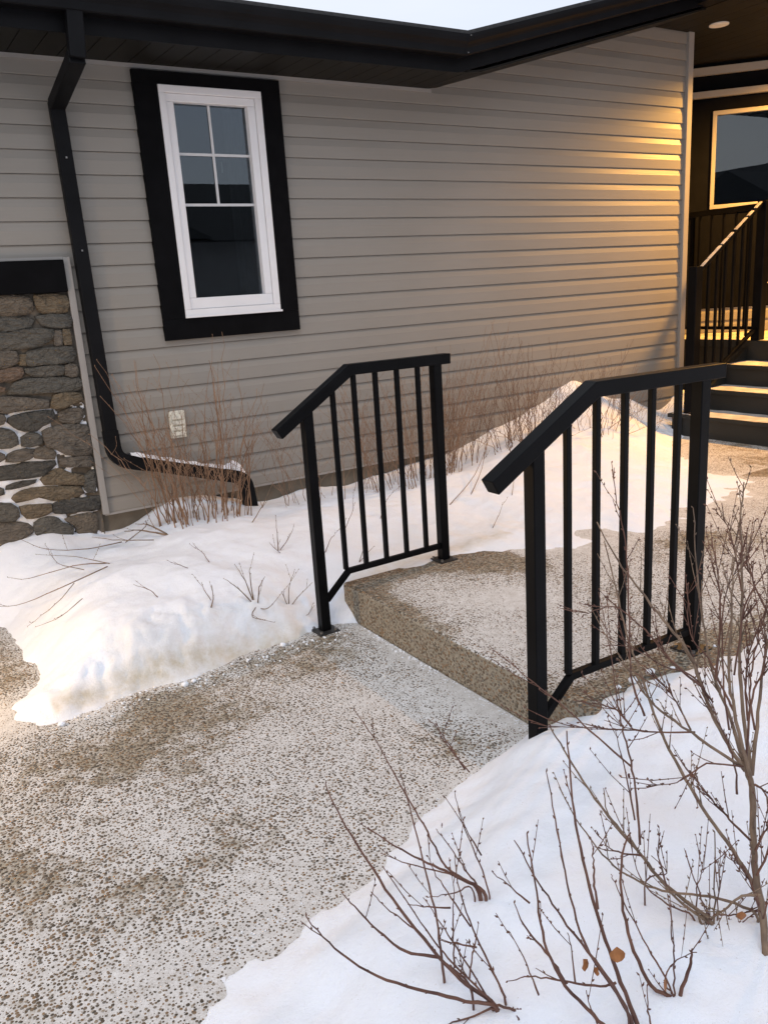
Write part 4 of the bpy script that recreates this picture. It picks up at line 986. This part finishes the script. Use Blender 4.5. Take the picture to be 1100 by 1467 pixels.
# ---------------------------------------------------------------- porch
porch = empty('porch', (7.0, 3.9, .857), 'covered entry porch with dark ceiling and lit angled wall with window', 'porch')
box('deck', 6.335, 10, 2.2, 6.4, .80, .857, m_stair, porch, bevel=.003)
box('deck_skirt', 6.36, 10, 2.25, 6.35, -.1, .799, m_stair, porch)
V = []; F = []
for i in range(40):
    for j in range(50):
        x = 6.345+i*.09; y = 2.3+j*.08
        V.append((x, y, .8605+.004*noise.noise(Vector((x*5, y*5, 0)))))
for i in range(39):
    for j in range(49): F.append((i*50+j, (i+1)*50+j, (i+1)*50+j+1, i*50+j+1))
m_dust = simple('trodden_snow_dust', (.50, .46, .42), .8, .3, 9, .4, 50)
build('trodden_snow', V, F, m_dust, porch)['kind'] = 'stuff'
# porch ceiling boards, lengthened out of view to keep sky light off stairs and path
x = 5.535
while x < 9.9:
    box('ceiling_board', x+.002, x+.148, -.8, 8.2, 3.25, 3.268, m_soffit, porch)
    x += .15
box('ceiling_backing', 5.53, 10, -.8, 8.2, 3.2685, 3.29, m_black_trim, porch)
box('porch_beam', 5.40, 5.528, -.8, 4.640, 3.252, 3.62, m_black_metal, porch)
MB().box(5.52, 10, -.9, -.8, 3.0, 3.6).box(9.9, 10, -.8, 8.2, 0, 3.2).make('unseen_fascia_and_wall', m_black_metal, porch)  # unseen front fascia and far wall, added to shade the porch end
# side return of the recess behind the corner
box('recess_wall', 5.93, 6.0, 4.80, 6.35, .3, 3.25, m_trim_grey, porch)
# angled wall, local frame: s along (1,-1), n towards camera (-1,-1)
r2 = math.sqrt(.5)
def ang(s, nrm, z): return (6.9 + s*r2 - nrm*r2, 5.3 - s*r2 - nrm*r2, z)
def abox(name, s0, s1, n0, n1, z0, z1, mat, parent, bevel=0):
    V = [ang(s, n_, z) for z in (z0, z1) for (s, n_) in ((s0, n0), (s1, n0), (s1, n1), (s0, n1))]
    return MB().add(V, [(0, 3, 2, 1), (4, 5, 6, 7), (0, 1, 5, 4), (1, 2, 6, 5), (2, 3, 7, 6), (3, 0, 4, 7)]).make(name, mat, parent, bevel=bevel)
awall = abox('angled_wall', -1.5, 3.5, -.12, -.004, .83, 3.245, m_black_trim, porch)
abox('crown_trim', -1.4, 3.4, -.002, .03, 3.150, 3.215, m_beige_trim, awall)
abox('head_trim', -1.4, 3.4, -.002, .045, 2.962, 3.015, m_beige_trim, awall)
for k in range(2):
    zb = .865 + k*.115
    V = [ang(s, n_, z) for s in (-1.4, 3.4) for (n_, z) in ((.0, zb), (.018, zb), (.016, zb+.07), (.004, zb+.114))]
    build('siding_board', V, [(0, 4, 5, 1), (1, 5, 6, 2), (2, 6, 7, 3)], m_siding, awall)
pwin = MB()
def aring(s0, s1, z0, z1, w_, n0, n1):
    mb = MB()
    for (a, b_, c_, d_) in ((s0, s1, z1-w_, z1), (s0, s1, z0, z0+w_), (s0, s0+w_, z0+w_, z1-w_), (s1-w_, s1, z0+w_, z1-w_)):
        V = [ang(s, n_, z) for z in (c_, d_) for (s, n_) in ((a, n0), (b_, n0), (b_, n1), (a, n1))]
        mb.add(V, [(0, 3, 2, 1), (4, 5, 6, 7), (0, 1, 5, 4), (1, 2, 6, 5), (2, 3, 7, 6), (3, 0, 4, 7)])
    return mb
pwin = aring(.118, 1.32, 2.0, 2.845, .036, .0, .035).make('porch_window_frame', m_beige_trim, porch, bevel=.003)
abox('pane', .154, 1.284, .004, .006, 2.036, 2.809, m_glass, pwin)
abox('trim_board', -.06, .117, -.002, .02, 1.95, 2.93, m_black_trim, pwin)
abox('transom_trim', .75, .80, .001, .03, 1.95, 1.999, m_beige_trim, pwin)
abox('lower_panel', .0, 1.32, -.002, .024, 1.105, 1.945, m_black_trim, awall)
for zz in (1.30, 1.62): abox('panel_rail', .62, 1.30, .024, .032, zz, zz+.012, m_beige_trim, awall)

# ceiling lights
def disc(mb, x, y, z0, z1, r, n=24):
    V = [(x+r*math.cos(2*math.pi*i/n), y+r*math.sin(2*math.pi*i/n), z) for z in (z0, z1) for i in range(n)]
    F = [(i, (i+1) % n, n+(i+1) % n, n+i) for i in range(n)] + [tuple(range(n))[::-1], tuple(range(n, 2*n))]
    return mb.add(V, F)
dl = empty('ceiling_light', (5.98, 4.44, 3.25), 'unlit white recessed ceiling light close to the house corner', 'ceiling light', 'recessed lights in the porch ceiling')
disc(MB(), 5.98, 4.44, 3.243, 3.2495, .072).make('light_trim', m_bulb_off, dl)
disc(MB(), 5.98, 4.44, 3.240, 3.2429, .050).make('lens', m_bulb_off, dl)
LX, LY = 7.22, 3.86
dl2 = empty('ceiling_light', (LX, LY, 3.25), 'lit warm recessed ceiling light above the porch stairs', 'ceiling light', 'recessed lights in the porch ceiling')
disc(MB(), LX, LY, 3.243, 3.2495, .072).make('light_trim', m_bulb_off, dl2)
disc(MB(), LX, LY, 3.240, 3.2429, .050).make('lens', m_lamp, dl2)
ld = bpy.data.lights.new('porch_bulb', 'SPOT'); ld.spot_size = math.radians(164); ld.spot_blend = .6; ld.shadow_soft_size = .09; ld.energy = PORCH_W; ld.color = (1, .48, .09)
lo = bpy.data.objects.new('porch_bulb', ld); lo.location = (0, 0, -.03); lo.parent = dl2; col.objects.link(lo)

# ---------------------------------------------------------------- stairs
stairs = empty('porch_stairs', (5.5, 3.5, .165), 'dark grey wooden porch steps with snow dust on the treads', 'stairs')
RX = [5.52, 5.79, 6.06, 6.33]; TZ = [.338, .511, .684, .857]
for k in range(4):
    z0 = .165 if k == 0 else TZ[k-1]
    box('riser', RX[k]+.004, RX[k]+.024, 2.3, 4.40 if k == 0 else 4.30, z0-.03, TZ[k]-.0305, m_stair, stairs)
    if k < 3: box('tread', RX[k]-.012, RX[k+1]+.003, 2.28, 4.415 if k == 0 else 4.31, TZ[k]-.030, TZ[k], m_stair, stairs, bevel=.004)
for k in range(3):
    V = []; F = []
    xs_ = np.linspace(RX[k]-.006, RX[k+1]+.003, 14); ys_ = np.linspace(2.29, 4.40 if k == 0 else 4.30, 60)
    for x in xs_:
        for y in ys_:
            f_ = noise.fractal(Vector((x*9, y*5, k*3)), 1, 2, 3)
            V.append((float(x), float(y), TZ[k] + .003 + .005*f_ + .006*float(x-xs_[0])/.27))
    for i in range(13):
        for j in range(59): F.append((i*60+j, (i+1)*60+j, (i+1)*60+j+1, i*60+j+1))
    build('tread_snow', V, F, m_dust, stairs, smooth=True)['kind'] = 'stuff'
poly = [(5.51, .10), (6.40, .10), (6.40, .80), (6.33, .80), (5.80, .47), (5.51, .31)]
MB().prism(poly, 'y', 4.3005, 4.335).make('stringer', m_stair, stairs)
box('tread_end', 5.50, 5.80, 4.335, 4.43, .306, .338, m_stair, stairs, bevel=.004)

def post(name, x, y, z0, z1, w_, mat, par, bevel=.004):
    return box(name, x-w_/2, x+w_/2, y-w_/2, y+w_/2, z0, z1, mat, par, bevel=bevel)
sr = empty('stair_railing', (5.6, 4.27, .338), 'black sloping stair railing beside the grey house corner', 'railing')
post('post', 5.585, 4.27, .339, 1.485, .078, m_rail, sr)
post('post', 6.385, 4.245, .862, 1.965, .078, m_rail, sr)
MB().sweep([(-.02, -.012), (.02, -.012), (.02, .012), (-.02, .012)], [(5.626, 4.268, 1.452), (6.344, 4.247, 1.945)]).make('handrail', m_rail, sr, bevel=.003)
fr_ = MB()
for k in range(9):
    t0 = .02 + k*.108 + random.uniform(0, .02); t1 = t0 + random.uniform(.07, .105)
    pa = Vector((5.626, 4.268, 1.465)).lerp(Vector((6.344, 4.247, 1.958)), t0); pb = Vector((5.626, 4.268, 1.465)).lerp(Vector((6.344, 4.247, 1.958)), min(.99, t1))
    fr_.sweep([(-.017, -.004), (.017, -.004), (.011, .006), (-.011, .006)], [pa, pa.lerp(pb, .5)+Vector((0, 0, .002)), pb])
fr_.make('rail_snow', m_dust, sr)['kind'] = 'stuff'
MB().sweep([(-.014, -.014), (.014, -.014), (.014, .014), (-.014, .014)], [(5.626, 4.268, .50), (6.344, 4.247, .955)]).make('bottom_rail', m_rail, sr, bevel=.003)
for k in range(6):
    t = (k+1)/7; x = 5.626+.718*t
    box('baluster', x-.0095, x+.0095, 4.249, 4.267, .514+.455*t, 1.438+.493*t, m_rail, sr)
gr = empty('porch_guard_railing', (6.385, 4.6, .857), 'black porch guard railing behind the sloping stair rail', 'railing')
box('top_rail', 6.365, 6.405, 4.286, 5.45, 1.905, 1.95, m_rail, gr, bevel=.003)
box('bottom_rail', 6.372, 6.398, 4.286, 5.45, .945, .972, m_rail, gr, bevel=.002)
y = 4.38
while y < 5.42:
    box('baluster', 6.376, 6.394, y-.009, y+.009, .9725, 1.9045, m_rail, gr); y += .118
post('post', 6.385, 5.49, .862, 1.965, .078, m_rail, gr)

# ================================================================ walkway railings
def railing(label, Y_, xn, xf, xend0, xk, xend1, bals, dyf, zoff=0):
    r = empty('walkway_railing', (xn, Y_, 0), label, 'railing', 'pair of black railings at the walkway step')
    yy = lambda x: Y_ + dyf*(x-xn)/(xf-xn)
    hw, hh = .025, .0235
    # cap rail
    a0 = Vector((xend0, yy(xend0), .912+zoff)); k_ = Vector((xk, yy(xk), 1.138+zoff)); e = Vector((xend1, yy(xend1), 1.133+zoff))
    MB().sweep([(-hw, -hh), (hw, -hh), (hw, hh), (-hw, hh)], [a0, k_, e]).make('handrail', m_rail, r, bevel=.003)
    def under(x):
        if x < xk: return a0.z + (k_.z-a0.z)*(x-a0.x)/(k_.x-a0.x) - hh/math.cos(math.atan2(k_.z-a0.z, k_.x-a0.x)) + .004
        return k_.z + (e.z-k_.z)*(x-k_.x)/(e.x-k_.x) - hh + .003
    pw = .044
    post('post', xn, yy(xn), .006, under(xn+pw/2)+.002, pw, m_rail, r, .003)
    post('post', xf, yy(xf), .171, under(xf), pw, m_rail, r, .003)
    for (px, z0) in ((xn, 0.0), (xf, .165)):
        bp_ = box('base_plate', px-.05, px+.05, yy(px)-.05, yy(px)+.05, z0+.0005, z0+.0065, m_plate, r, bevel=.001)
        for (sx, sy) in ((-1, -1), (1, -1), (1, 1), (-1, 1)):
            mb = MB(); disc(mb, px+sx*.036, yy(px)+sy*.036, z0+.007, z0+.016, .007, 6); mb.make('bolt', m_bolt, bp_)
    b0 = bals[0]
    s_ = [(-.011, -.0125), (.011, -.0125), (.011, .0125), (-.011, .0125)]
    MB().sweep(s_, [(xn+pw/2, yy(xn), .140), (b0+.012, yy(b0), .247), (xf-pw/2, yy(xf), .240)]).make('bottom_rail', m_rail, r, bevel=.002)
    bz = lambda x: .247 - .007*(x-b0)/(xf-b0) + .010
    for x in bals:
        box('baluster', x-.0098, x+.0098, yy(x)-.0098, yy(x)+.0098, bz(x), under(x+(.0098 if x < xk-.02 else 0))+.001, m_rail, r, bevel=.0015, seg=1)
    return r
railing('black metal railing on the house side of the step, nearer the siding wall', 3.052, 1.519, 2.216, 1.374, 1.742, 2.290, (1.654, 1.764, 1.878, 1.995, 2.112), .036)
railing('black metal railing rising from the front snow bank, behind the bare shrubs', 1.703, 1.551, 2.272, 1.389, 1.780, 2.366, (1.680, 1.799, 1.919, 2.039, 2.162), -.003)

# ================================================================ shrubs
def catmull(P, n=4):
    P = [Vector(p) for p in P]; out = []
    Q = [P[0]*2-P[1]] + P + [P[-1]*2-P[-2]]
    for i in range(1, len(Q)-2):
        a, b_, c_, d_ = Q[i-1:i+3]
        for k in range(n):
            t = k/n
            out.append(.5*((2*b_) + (c_-a)*t + (2*a-5*b_+4*c_-d_)*t*t + (3*b_-a-3*c_+d_)*t**3))
    out.append(P[-1]); return out
def buds(mb, P, r0, rng, gap=.028):
    acc = 0
    for i in range(2, len(P)):
        acc += (P[i]-P[i-1]).length
        if acc > gap*rng.uniform(.7, 1.4):
            acc = 0
            d_ = (P[i]-P[i-1]).normalized()
            s_ = Vector((rng.uniform(-1, 1), rng.uniform(-1, 1), rng.uniform(-.2, .6)))
            s_ = (s_ - d_*s_.dot(d_)).normalized()
            L = rng.uniform(.003, .0065)
            q = P[i]
            mb.tube([q, q+(d_*.5+s_*.7)*L*.6, q+(d_*.8+s_*.75)*L*1.1], [.0013, .0018, .0004], 4)
def branch(parent, name, pts, r0, mat, rng, n=4, sides=5, tip=.0008, bud=True, wob=.0009, sidetwigs=0, taper=.72):
    P = catmull(pts, n)
    for i in range(1, len(P)):
        P[i] = P[i] + Vector((rng.gauss(0, wob), rng.gauss(0, wob), rng.gauss(0, wob)))*min(1, i/4)
    m_ = len(P)
    R_ = [max(tip, r0*(1-taper*(i/(m_-1))**1.1))*rng.uniform(.92, 1.1) for i in range(m_)]
    mb = MB(); mb.tube(P, R_, sides)
    if bud: buds(mb, P[m_//5:], r0, rng)
    for k in range(sidetwigs):
        i = rng.randint(m_//4, m_-2); d_ = (P[i+1]-P[i]).normalized()
        s_ = Vector((rng.uniform(-1, 1), rng.uniform(-1, 1), rng.uniform(.0, .9))); s_ = (d_*.8+s_*.7).normalized()
        L = rng.uniform(.03, .09)*(1.5 if rng.random() < .3 else 1); Q = [P[i], P[i]+s_*L*.5, P[i]+s_*L+Vector((0, 0, .1*L))]
        mb.tube(Q, [R_[i]*.55, .0009, .0006], 4); buds(mb, catmull(Q, 4), .001, rng, .014)
    return mb.make(name, mat, parent, smooth=True)
def leaf(parent, pos, size, rng, mat=None, tilt=None):
    t = tilt or Vector((rng.uniform(-1, 1), rng.uniform(-1, 1), rng.uniform(-.4, .4))).normalized()
    n_ = t.cross(Vector((0, 0, 1))).normalized() if abs(t.z) < .95 else Vector((1, 0, 0))
    dn = Vector((0, 0, -1)) + t*.2
    sd = dn.cross(t).normalized(); V = []; F = []
    W_ = [0, .42, .56, .5, .3, 0]
    for i, w_ in enumerate(W_):
        L = i/5*size
        for s_ in (-1, 0, 1):
            V.append(Vector(pos) + dn*L + sd*s_*w_*size*.8 + t*(abs(s_)*.18*size*w_ + .06*size*math.sin(i*2.2)))
    for i in range(5):
        for s_ in range(2): F.append((i*3+s_, (i+1)*3+s_, (i+1)*3+s_+1, i*3+s_+1))
    F2 = []
    o = build('leaf', V, F, mat or m_leaf, parent, smooth=True)
    md = o.modifiers.new('thickness', 'SOLIDIFY'); md.thickness = .0006
    return o
LAB = {'A': ('bare reddish shrub spreading low over the snow at the bottom centre', m_bark_fore),
       'B': ('small bare twiggy shrub poking from the snow beside the walkway edge', m_bark_fore),
       'C': ('bare shrub at the bottom edge with dry orange leaves on its upright stems', m_bark_fore),
       'D': ('low bare shrub with a curled orange leaf and a cut stub near the bottom right', m_bark_fore),
       'F': ('bare sprawling shrub in the middle of the snow bank, left of the thick trunk', m_bark_grey),
       'E': ('tall bare shrub with a thick grey trunk at the right edge', m_bark_grey)}
fore = {}
for k, brs in SHRUBS.items():
    rng = random.Random(ord(k))
    bp0 = brs[0][1][0]
    zb = snow_z(bp0[0], bp0[1])
    sh = empty('bare_shrub', (bp0[0], bp0[1], zb), LAB[k][0], 'shrub', 'bare deciduous shrubs in the front snow bank')
    fore[k] = sh
    for bi, (rmm, pts) in enumerate(brs):
        pts = [Vector(q) for q in pts]
        z_here = snow_z(pts[0].x, pts[0].y)
        root = pts[0].copy()
        # a stem that starts at the snow goes on down into it
        if root.z < z_here + .07 and bi not in ():
            pts = [Vector((root.x + .01, root.y + .005, min(z_here, root.z) - .05))] + pts
        mat = LAB[k][1]
        if k in 'EF' and rmm < 3.0: mat = m_bark_fore
        branch(sh, 'branch', pts, rmm*.001*1.0, mat, rng, taper=.12 if (k == 'E' and bi == 0) else .72, n=5 if rmm > 2 else 4, sides=6 if rmm > 4 else 5, sidetwigs=({'E': 11, 'F': 4}.get(k, 1)) if rmm > 1.6 else 0)
rng = random.Random(3)
leaf(fore['C'], (.890, .790, .352), .030, rng, tilt=Vector((-.55, -.8, .2)).normalized())
leaf(fore['C'], (.838, .817, .335), .024, rng, tilt=Vector((.3, -.9, .1)).normalized())
leaf(fore['C'], (.858, .802, .318), .016, rng)
leaf(fore['D'], (.946, .737, .292), .022, rng, tilt=Vector((.5, -.8, .1)).normalized())
leaf(fore['F'], (1.082, .688, .395), .018, rng)
for (x, y, z) in ((.80, 1.16, .42), (.81, 1.12, .36), (.76, .90, .19), (1.10, .95, .52)):
    leaf(fore['A'], (x, y, z), .011, rng, m_berry)

def thicket(label, cx_, cy_, wx, wy, n_, hmin, hmax, mat, seed, lean=0, group='bare shrubs against the siding wall', rad=.0032, fork=5, prone=0):
    rng = random.Random(seed)
    sh = empty('bare_shrub', (cx_, cy_, snow_z(cx_, cy_)), label, 'shrub', group)
    for k in range(n_):
        a = rng.uniform(0, 6.283); rr = math.sqrt(rng.random())*.45
        x = cx_ + wx*rr*math.cos(a); y = cy_ + wy*rr*math.sin(a)
        z = snow_z(x, y) - .05
        h_ = rng.uniform(hmin, hmax)*(1 if rng.random() > .15 else 1.25)
        dx = (x-cx_)*.75 + rng.gauss(0, .085) + lean*h_; dy = min(4.60-y, (y-cy_)*.6 + rng.gauss(0, .05))
        if y + dy > 4.62: dy = 4.62 - y
        if k < prone: dx *= 3.5; h_ *= .35; dy -= .1
        P = [Vector((x, y, z)), Vector((x+dx*.18, y+dy*.2, z+h_*.33)), Vector((x+dx*.5+rng.gauss(0, .012), y+dy*.5, z+h_*.66)), Vector((x+dx, y+dy, z+h_))]
        mb = MB(); Q = catmull(P, 5); m_ = len(Q)
        r0 = rad*rng.uniform(.5, 1.15)
        for i in range(2, m_): Q[i] += Vector((rng.gauss(0, .0055), rng.gauss(0, .005), 0))
        R_ = [max(.0009, r0*(1-.7*i/(m_-1))) for i in range(m_)]
        mb.tube(Q, R_, 4); buds(mb, Q[4:], r0, rng, .03)
        for f_ in range(fork):
            i = rng.randint(m_//4, m_-4); s_ = Vector((rng.uniform(-1.0, 1.0), rng.uniform(-.5, .2), rng.uniform(.7, 1.4))).normalized()
            L = rng.uniform(.05, .26); q = Q[i]
            T_ = catmull([q, q+s_*L*.45+Vector((rng.gauss(0, .01), 0, 0)), q+s_*L], 3)
            mb.tube(T_, [max(.0008, R_[i]*.6*(1-.6*j/(len(T_)-1))) for j in range(len(T_))], 4); buds(mb, T_, .001, rng, .02)
        mb.make('stem', mat, sh, smooth=False)
    return sh
thicket('dense tan many-stemmed shrub in front of the sloped downspout', 1.46, 4.30, .62, .30, 64, .45, .98, m_bark_tan, 11, rad=.0042)
thicket('thin bare shrub behind the left post of the house-side railing', 2.28, 4.36, .75, .28, 20, .35, .72, m_bark_tan, 12, rad=.0024)
thicket('brown twiggy shrub seen through the balusters of the house-side railing', 2.98, 4.32, 1.0, .34, 84, .42, .86, m_bark_tan, 13, rad=.0027)
thicket('reddish bare shrub between the two railings by the wall', 3.92, 4.32, .72, .30, 62, .30, .74, m_bark_red, 14, rad=.0030, prone=9)
thicket('sparse reddish shrub in front of the tall snow mound', 4.50, 4.22, .60, .26, 22, .30, .60, m_bark_red, 15, lean=.2, rad=.0028, prone=3)
thicket('thin shrub between the snow mound and the porch steps', 5.0, 4.30, .40, .2, 7, .15, .42, m_bark_red, 16, lean=.1, rad=.0022)
thicket('sparse twigs standing by the grey wall right of the house-side railing', 3.42, 4.40, .40, .2, 12, .35, .75, m_bark_red, 17, lean=.12, rad=.0022)

def lowtwigs(label, pts_list, mat, seed, group='twig tips poking through the snow'):
    rng = random.Random(seed); p0 = pts_list[0][1][0]
    sh = empty('twig_clump', (p0[0], p0[1], snow_z(p0[0], p0[1])), label, 'twigs', group)
    for (r_, pts) in pts_list:
        Q = [Vector((x, y, max(snow_z(x, y), -.02) + dz)) for (x, y, dz) in pts]
        branch(sh, 'twig', Q, r_, mat, rng, n=4, sides=5, wob=.0012, sidetwigs=1)
    return sh
lowtwigs('dark twig clump with curved tips on the bank left of the railing', [(.003, [(1.26, 3.20, -.02), (1.20, 3.22, .05), (1.14, 3.22, .12)]), (.003, [(1.26, 3.20, -.02), (1.24, 3.24, .06), (1.21, 3.26, .14)]),
    (.003, [(1.27, 3.20, -.02), (1.29, 3.2, .06), (1.33, 3.22, .10)]), (.0025, [(1.27, 3.2, -.02), (1.30, 3.15, .04), (1.39, 3.16, .09)]), (.0025, [(1.26, 3.19, -.02), (1.22, 3.14, .02), (1.30, 3.10, .03)]), (.003, [(1.26, 3.21, -.01), (1.27, 3.25, .08), (1.28, 3.26, .10)])], m_bark_grey, 21)
lowtwigs('small dark twig clump touching the left railing post', [(.0025, [(1.42, 3.20, -.02), (1.44, 3.22, .06), (1.49, 3.25, .13)]), (.0025, [(1.42, 3.2, -.02), (1.48, 3.2, .04), (1.56, 3.22, .08)]), (.002, [(1.42, 3.2, -.02), (1.40, 3.2, .04), (1.40, 3.18, .07)]), (.002, [(1.43, 3.18, -.02), (1.47, 3.14, .01), (1.52, 3.14, .05)])], m_bark_grey, 22)
lowtwigs('short forked twig sticking from the middle of the left bank', [(.0035, [(1.05, 3.20, -.02), (1.08, 3.22, .03), (1.09, 3.24, .08)]), (.002, [(1.07, 3.22, .02), (1.05, 3.24, .07), (1.05, 3.25, .09)])], m_bark_grey, 23)
lowtwigs('single thin twig leaning on the left snow bank', [(.0022, [(.90, 3.42, .0), (.87, 3.46, .03), (.82, 3.50, .05)])], m_bark_fore, 24)
lowtwigs('pair of thin twigs high on the left bank', [(.002, [(1.22, 3.62, .0), (1.20, 3.66, .04), (1.16, 3.70, .07)]), (.0018, [(1.10, 3.58, .0), (1.07, 3.6, .02), (1.05, 3.62, .03)])], m_bark_fore, 25)
lowtwigs('forked russet twig behind the left railing post', [(.0028, [(1.58, 3.62, -.01), (1.60, 3.66, .05), (1.62, 3.70, .15)]), (.002, [(1.59, 3.62, .0), (1.66, 3.64, .06), (1.70, 3.66, .11)]), (.0018, [(1.58, 3.6, .0), (1.54, 3.6, .04), (1.53, 3.6, .06)])], m_bark_fore, 26)
lowtwigs('long dark twigs lying over the snow below the stone wall', [(.0032, [(.98, 4.28, .02), (.80, 4.24, .04), (.62, 4.34, .06), (.52, 4.46, .10)]), (.0028, [(.80, 3.86, .03), (.66, 3.92, .06), (.48, 4.10, .10), (.40, 4.22, .13)]), (.003, [(.78, 3.76, .04), (.60, 3.72, .07), (.42, 3.90, .11), (.30, 4.05, .15)]),
    (.0022, [(.80, 3.80, .04), (.70, 4.05, .06), (.56, 4.30, .08)]), (.0022, [(.62, 3.74, .05), (.52, 3.70, .06), (.40, 3.76, .07)]), (.002, [(.62, 3.60, .04), (.52, 3.58, .05), (.42, 3.66, .07)]), (.002, [(.70, 3.9, .03), (.62, 4.1, .06), (.60, 4.25, .12)]), (.003, [(.98, 4.2, .03), (1.12, 4.3, .05), (1.15, 4.4, .06)])], m_bark_grey, 27)
lowtwigs('thick cut twigs lying beside the tan shrub', [(.006, [(1.20, 4.18, .0), (1.10, 4.26, .04), (1.02, 4.36, .06)]), (.005, [(1.20, 4.2, .0), (1.14, 4.32, .05), (1.10, 4.42, .06)]), (.003, [(1.1, 4.1, .02), (.95, 4.2, .05), (.85, 4.35, .07)])], m_bark_grey, 28)
lowtwigs('leaning twig right of the tan shrub', [(.0032, [(1.62, 4.05, -.01), (1.74, 4.14, .08), (1.88, 4.28, .19)]), (.002, [(1.74, 4.14, .07), (1.74, 4.2, .14)])], m_bark_grey, 29)
lowtwigs('thin twigs in the snow between the balusters of the house-side railing', [(.0022, [(1.78, 3.5, .0), (1.84, 3.54, .04), (1.9, 3.6, .05)]), (.002, [(2.0, 3.7, .0), (2.1, 3.78, .06), (2.2, 3.9, .08)]), (.002, [(2.3, 3.8, .0), (2.4, 3.9, .05), (2.5, 3.95, .1)]), (.002, [(1.86, 3.3, .0), (1.92, 3.34, .06), (1.96, 3.4, .12)]), (.0018, [(1.86, 3.3, .0), (1.96, 3.32, .04)])], m_bark_fore, 30)
lowtwigs('russet twigs leaning out on the snow right of the house-side railing', [(.003, [(2.75, 3.75, .0), (3.1, 3.95, .05), (3.5, 4.25, .2)]), (.0028, [(2.95, 3.8, .0), (3.2, 4.0, .06), (3.55, 4.35, .18)]), (.002, [(3.1, 3.6, .0), (3.2, 3.7, .05), (3.25, 3.8, .08)]), (.002, [(2.7, 3.3, .0), (2.8, 3.36, .05), (2.9, 3.45, .06)])], m_bark_red, 31)

# ================================================================ lit path lantern to the left (its warm pool is on the snow)
lan = empty('path_lantern', (PLX, PLY, 0), 'short black path lantern giving the warm glow at the left snow bank', 'lantern')
post('pole', PLX-.13, PLY+.05, 0, PLZ+.13, .04, m_rail, lan)
box('base', PLX-.19, PLX-.07, PLY-.01, PLY+.11, 0.001, .02, m_rail, lan, bevel=.003)
box('arm', PLX-.13, PLX, PLY+.035, PLY+.065, PLZ+.10, PLZ+.13, m_rail, lan)
for (sx, sy) in ((-1, -1), (1, -1), (1, 1), (-1, 1)): box('lantern_bar', PLX+sx*.062-.005, PLX+sx*.062+.005, PLY+sy*.062-.005, PLY+sy*.062+.005, PLZ-.11, PLZ+.09, m_rail, lan)
MB().add([(PLX-.09, PLY-.09, PLZ+.09), (PLX+.09, PLY-.09, PLZ+.09), (PLX+.09, PLY+.09, PLZ+.09), (PLX-.09, PLY+.09, PLZ+.09), (PLX, PLY, PLZ+.16)], [(0, 3, 2, 1), (0, 1, 4), (1, 2, 4), (2, 3, 4), (3, 0, 4)]).make('lantern_roof', m_rail, lan)
mb = MB(); disc(mb, PLX, PLY, PLZ+.05, PLZ+.088, .03, 12); mb.make('bulb', m_lamp, lan)
ld = bpy.data.lights.new('lantern_bulb', 'POINT'); ld.shadow_soft_size = .04; ld.energy = PATH_W; ld.color = (1, .64, .30)
lo = bpy.data.objects.new('lantern_bulb', ld); lo.location = (0, 0, PLZ); lo.parent = lan; col.objects.link(lo)

# ================================================================ house across the way (seen reflected in the panes)
nb = empty('neighbour_house', (3, -13, 0), 'dark neighbouring house across the yard, seen mirrored in the windows', 'house')
box('wall', -9, 14, -18, -13, -.2, 3.1, m_neigh, nb)
MB().prism([(-18.6, 3.05), (-12.4, 3.05), (-15.5, 4.9)], 'x', -9.6, 14.6).make('roof', m_roof, nb)
MB().prism([(-1.5, 3.1), (8.5, 3.1), (3.5, 5.6)], 'y', -15.5, -12.3).make('front_gable', m_roof, nb)
MB().prism([(-8.0, 3.1), (-3.0, 3.1), (-5.5, 4.5)], 'y', -15.5, -12.3).make('front_gable', m_roof, nb)
for k in range(5): box('window', -6+k*4.2, -4.6+k*4.2, -12.99, -12.96, 1.0, 2.2, m_white, nb)
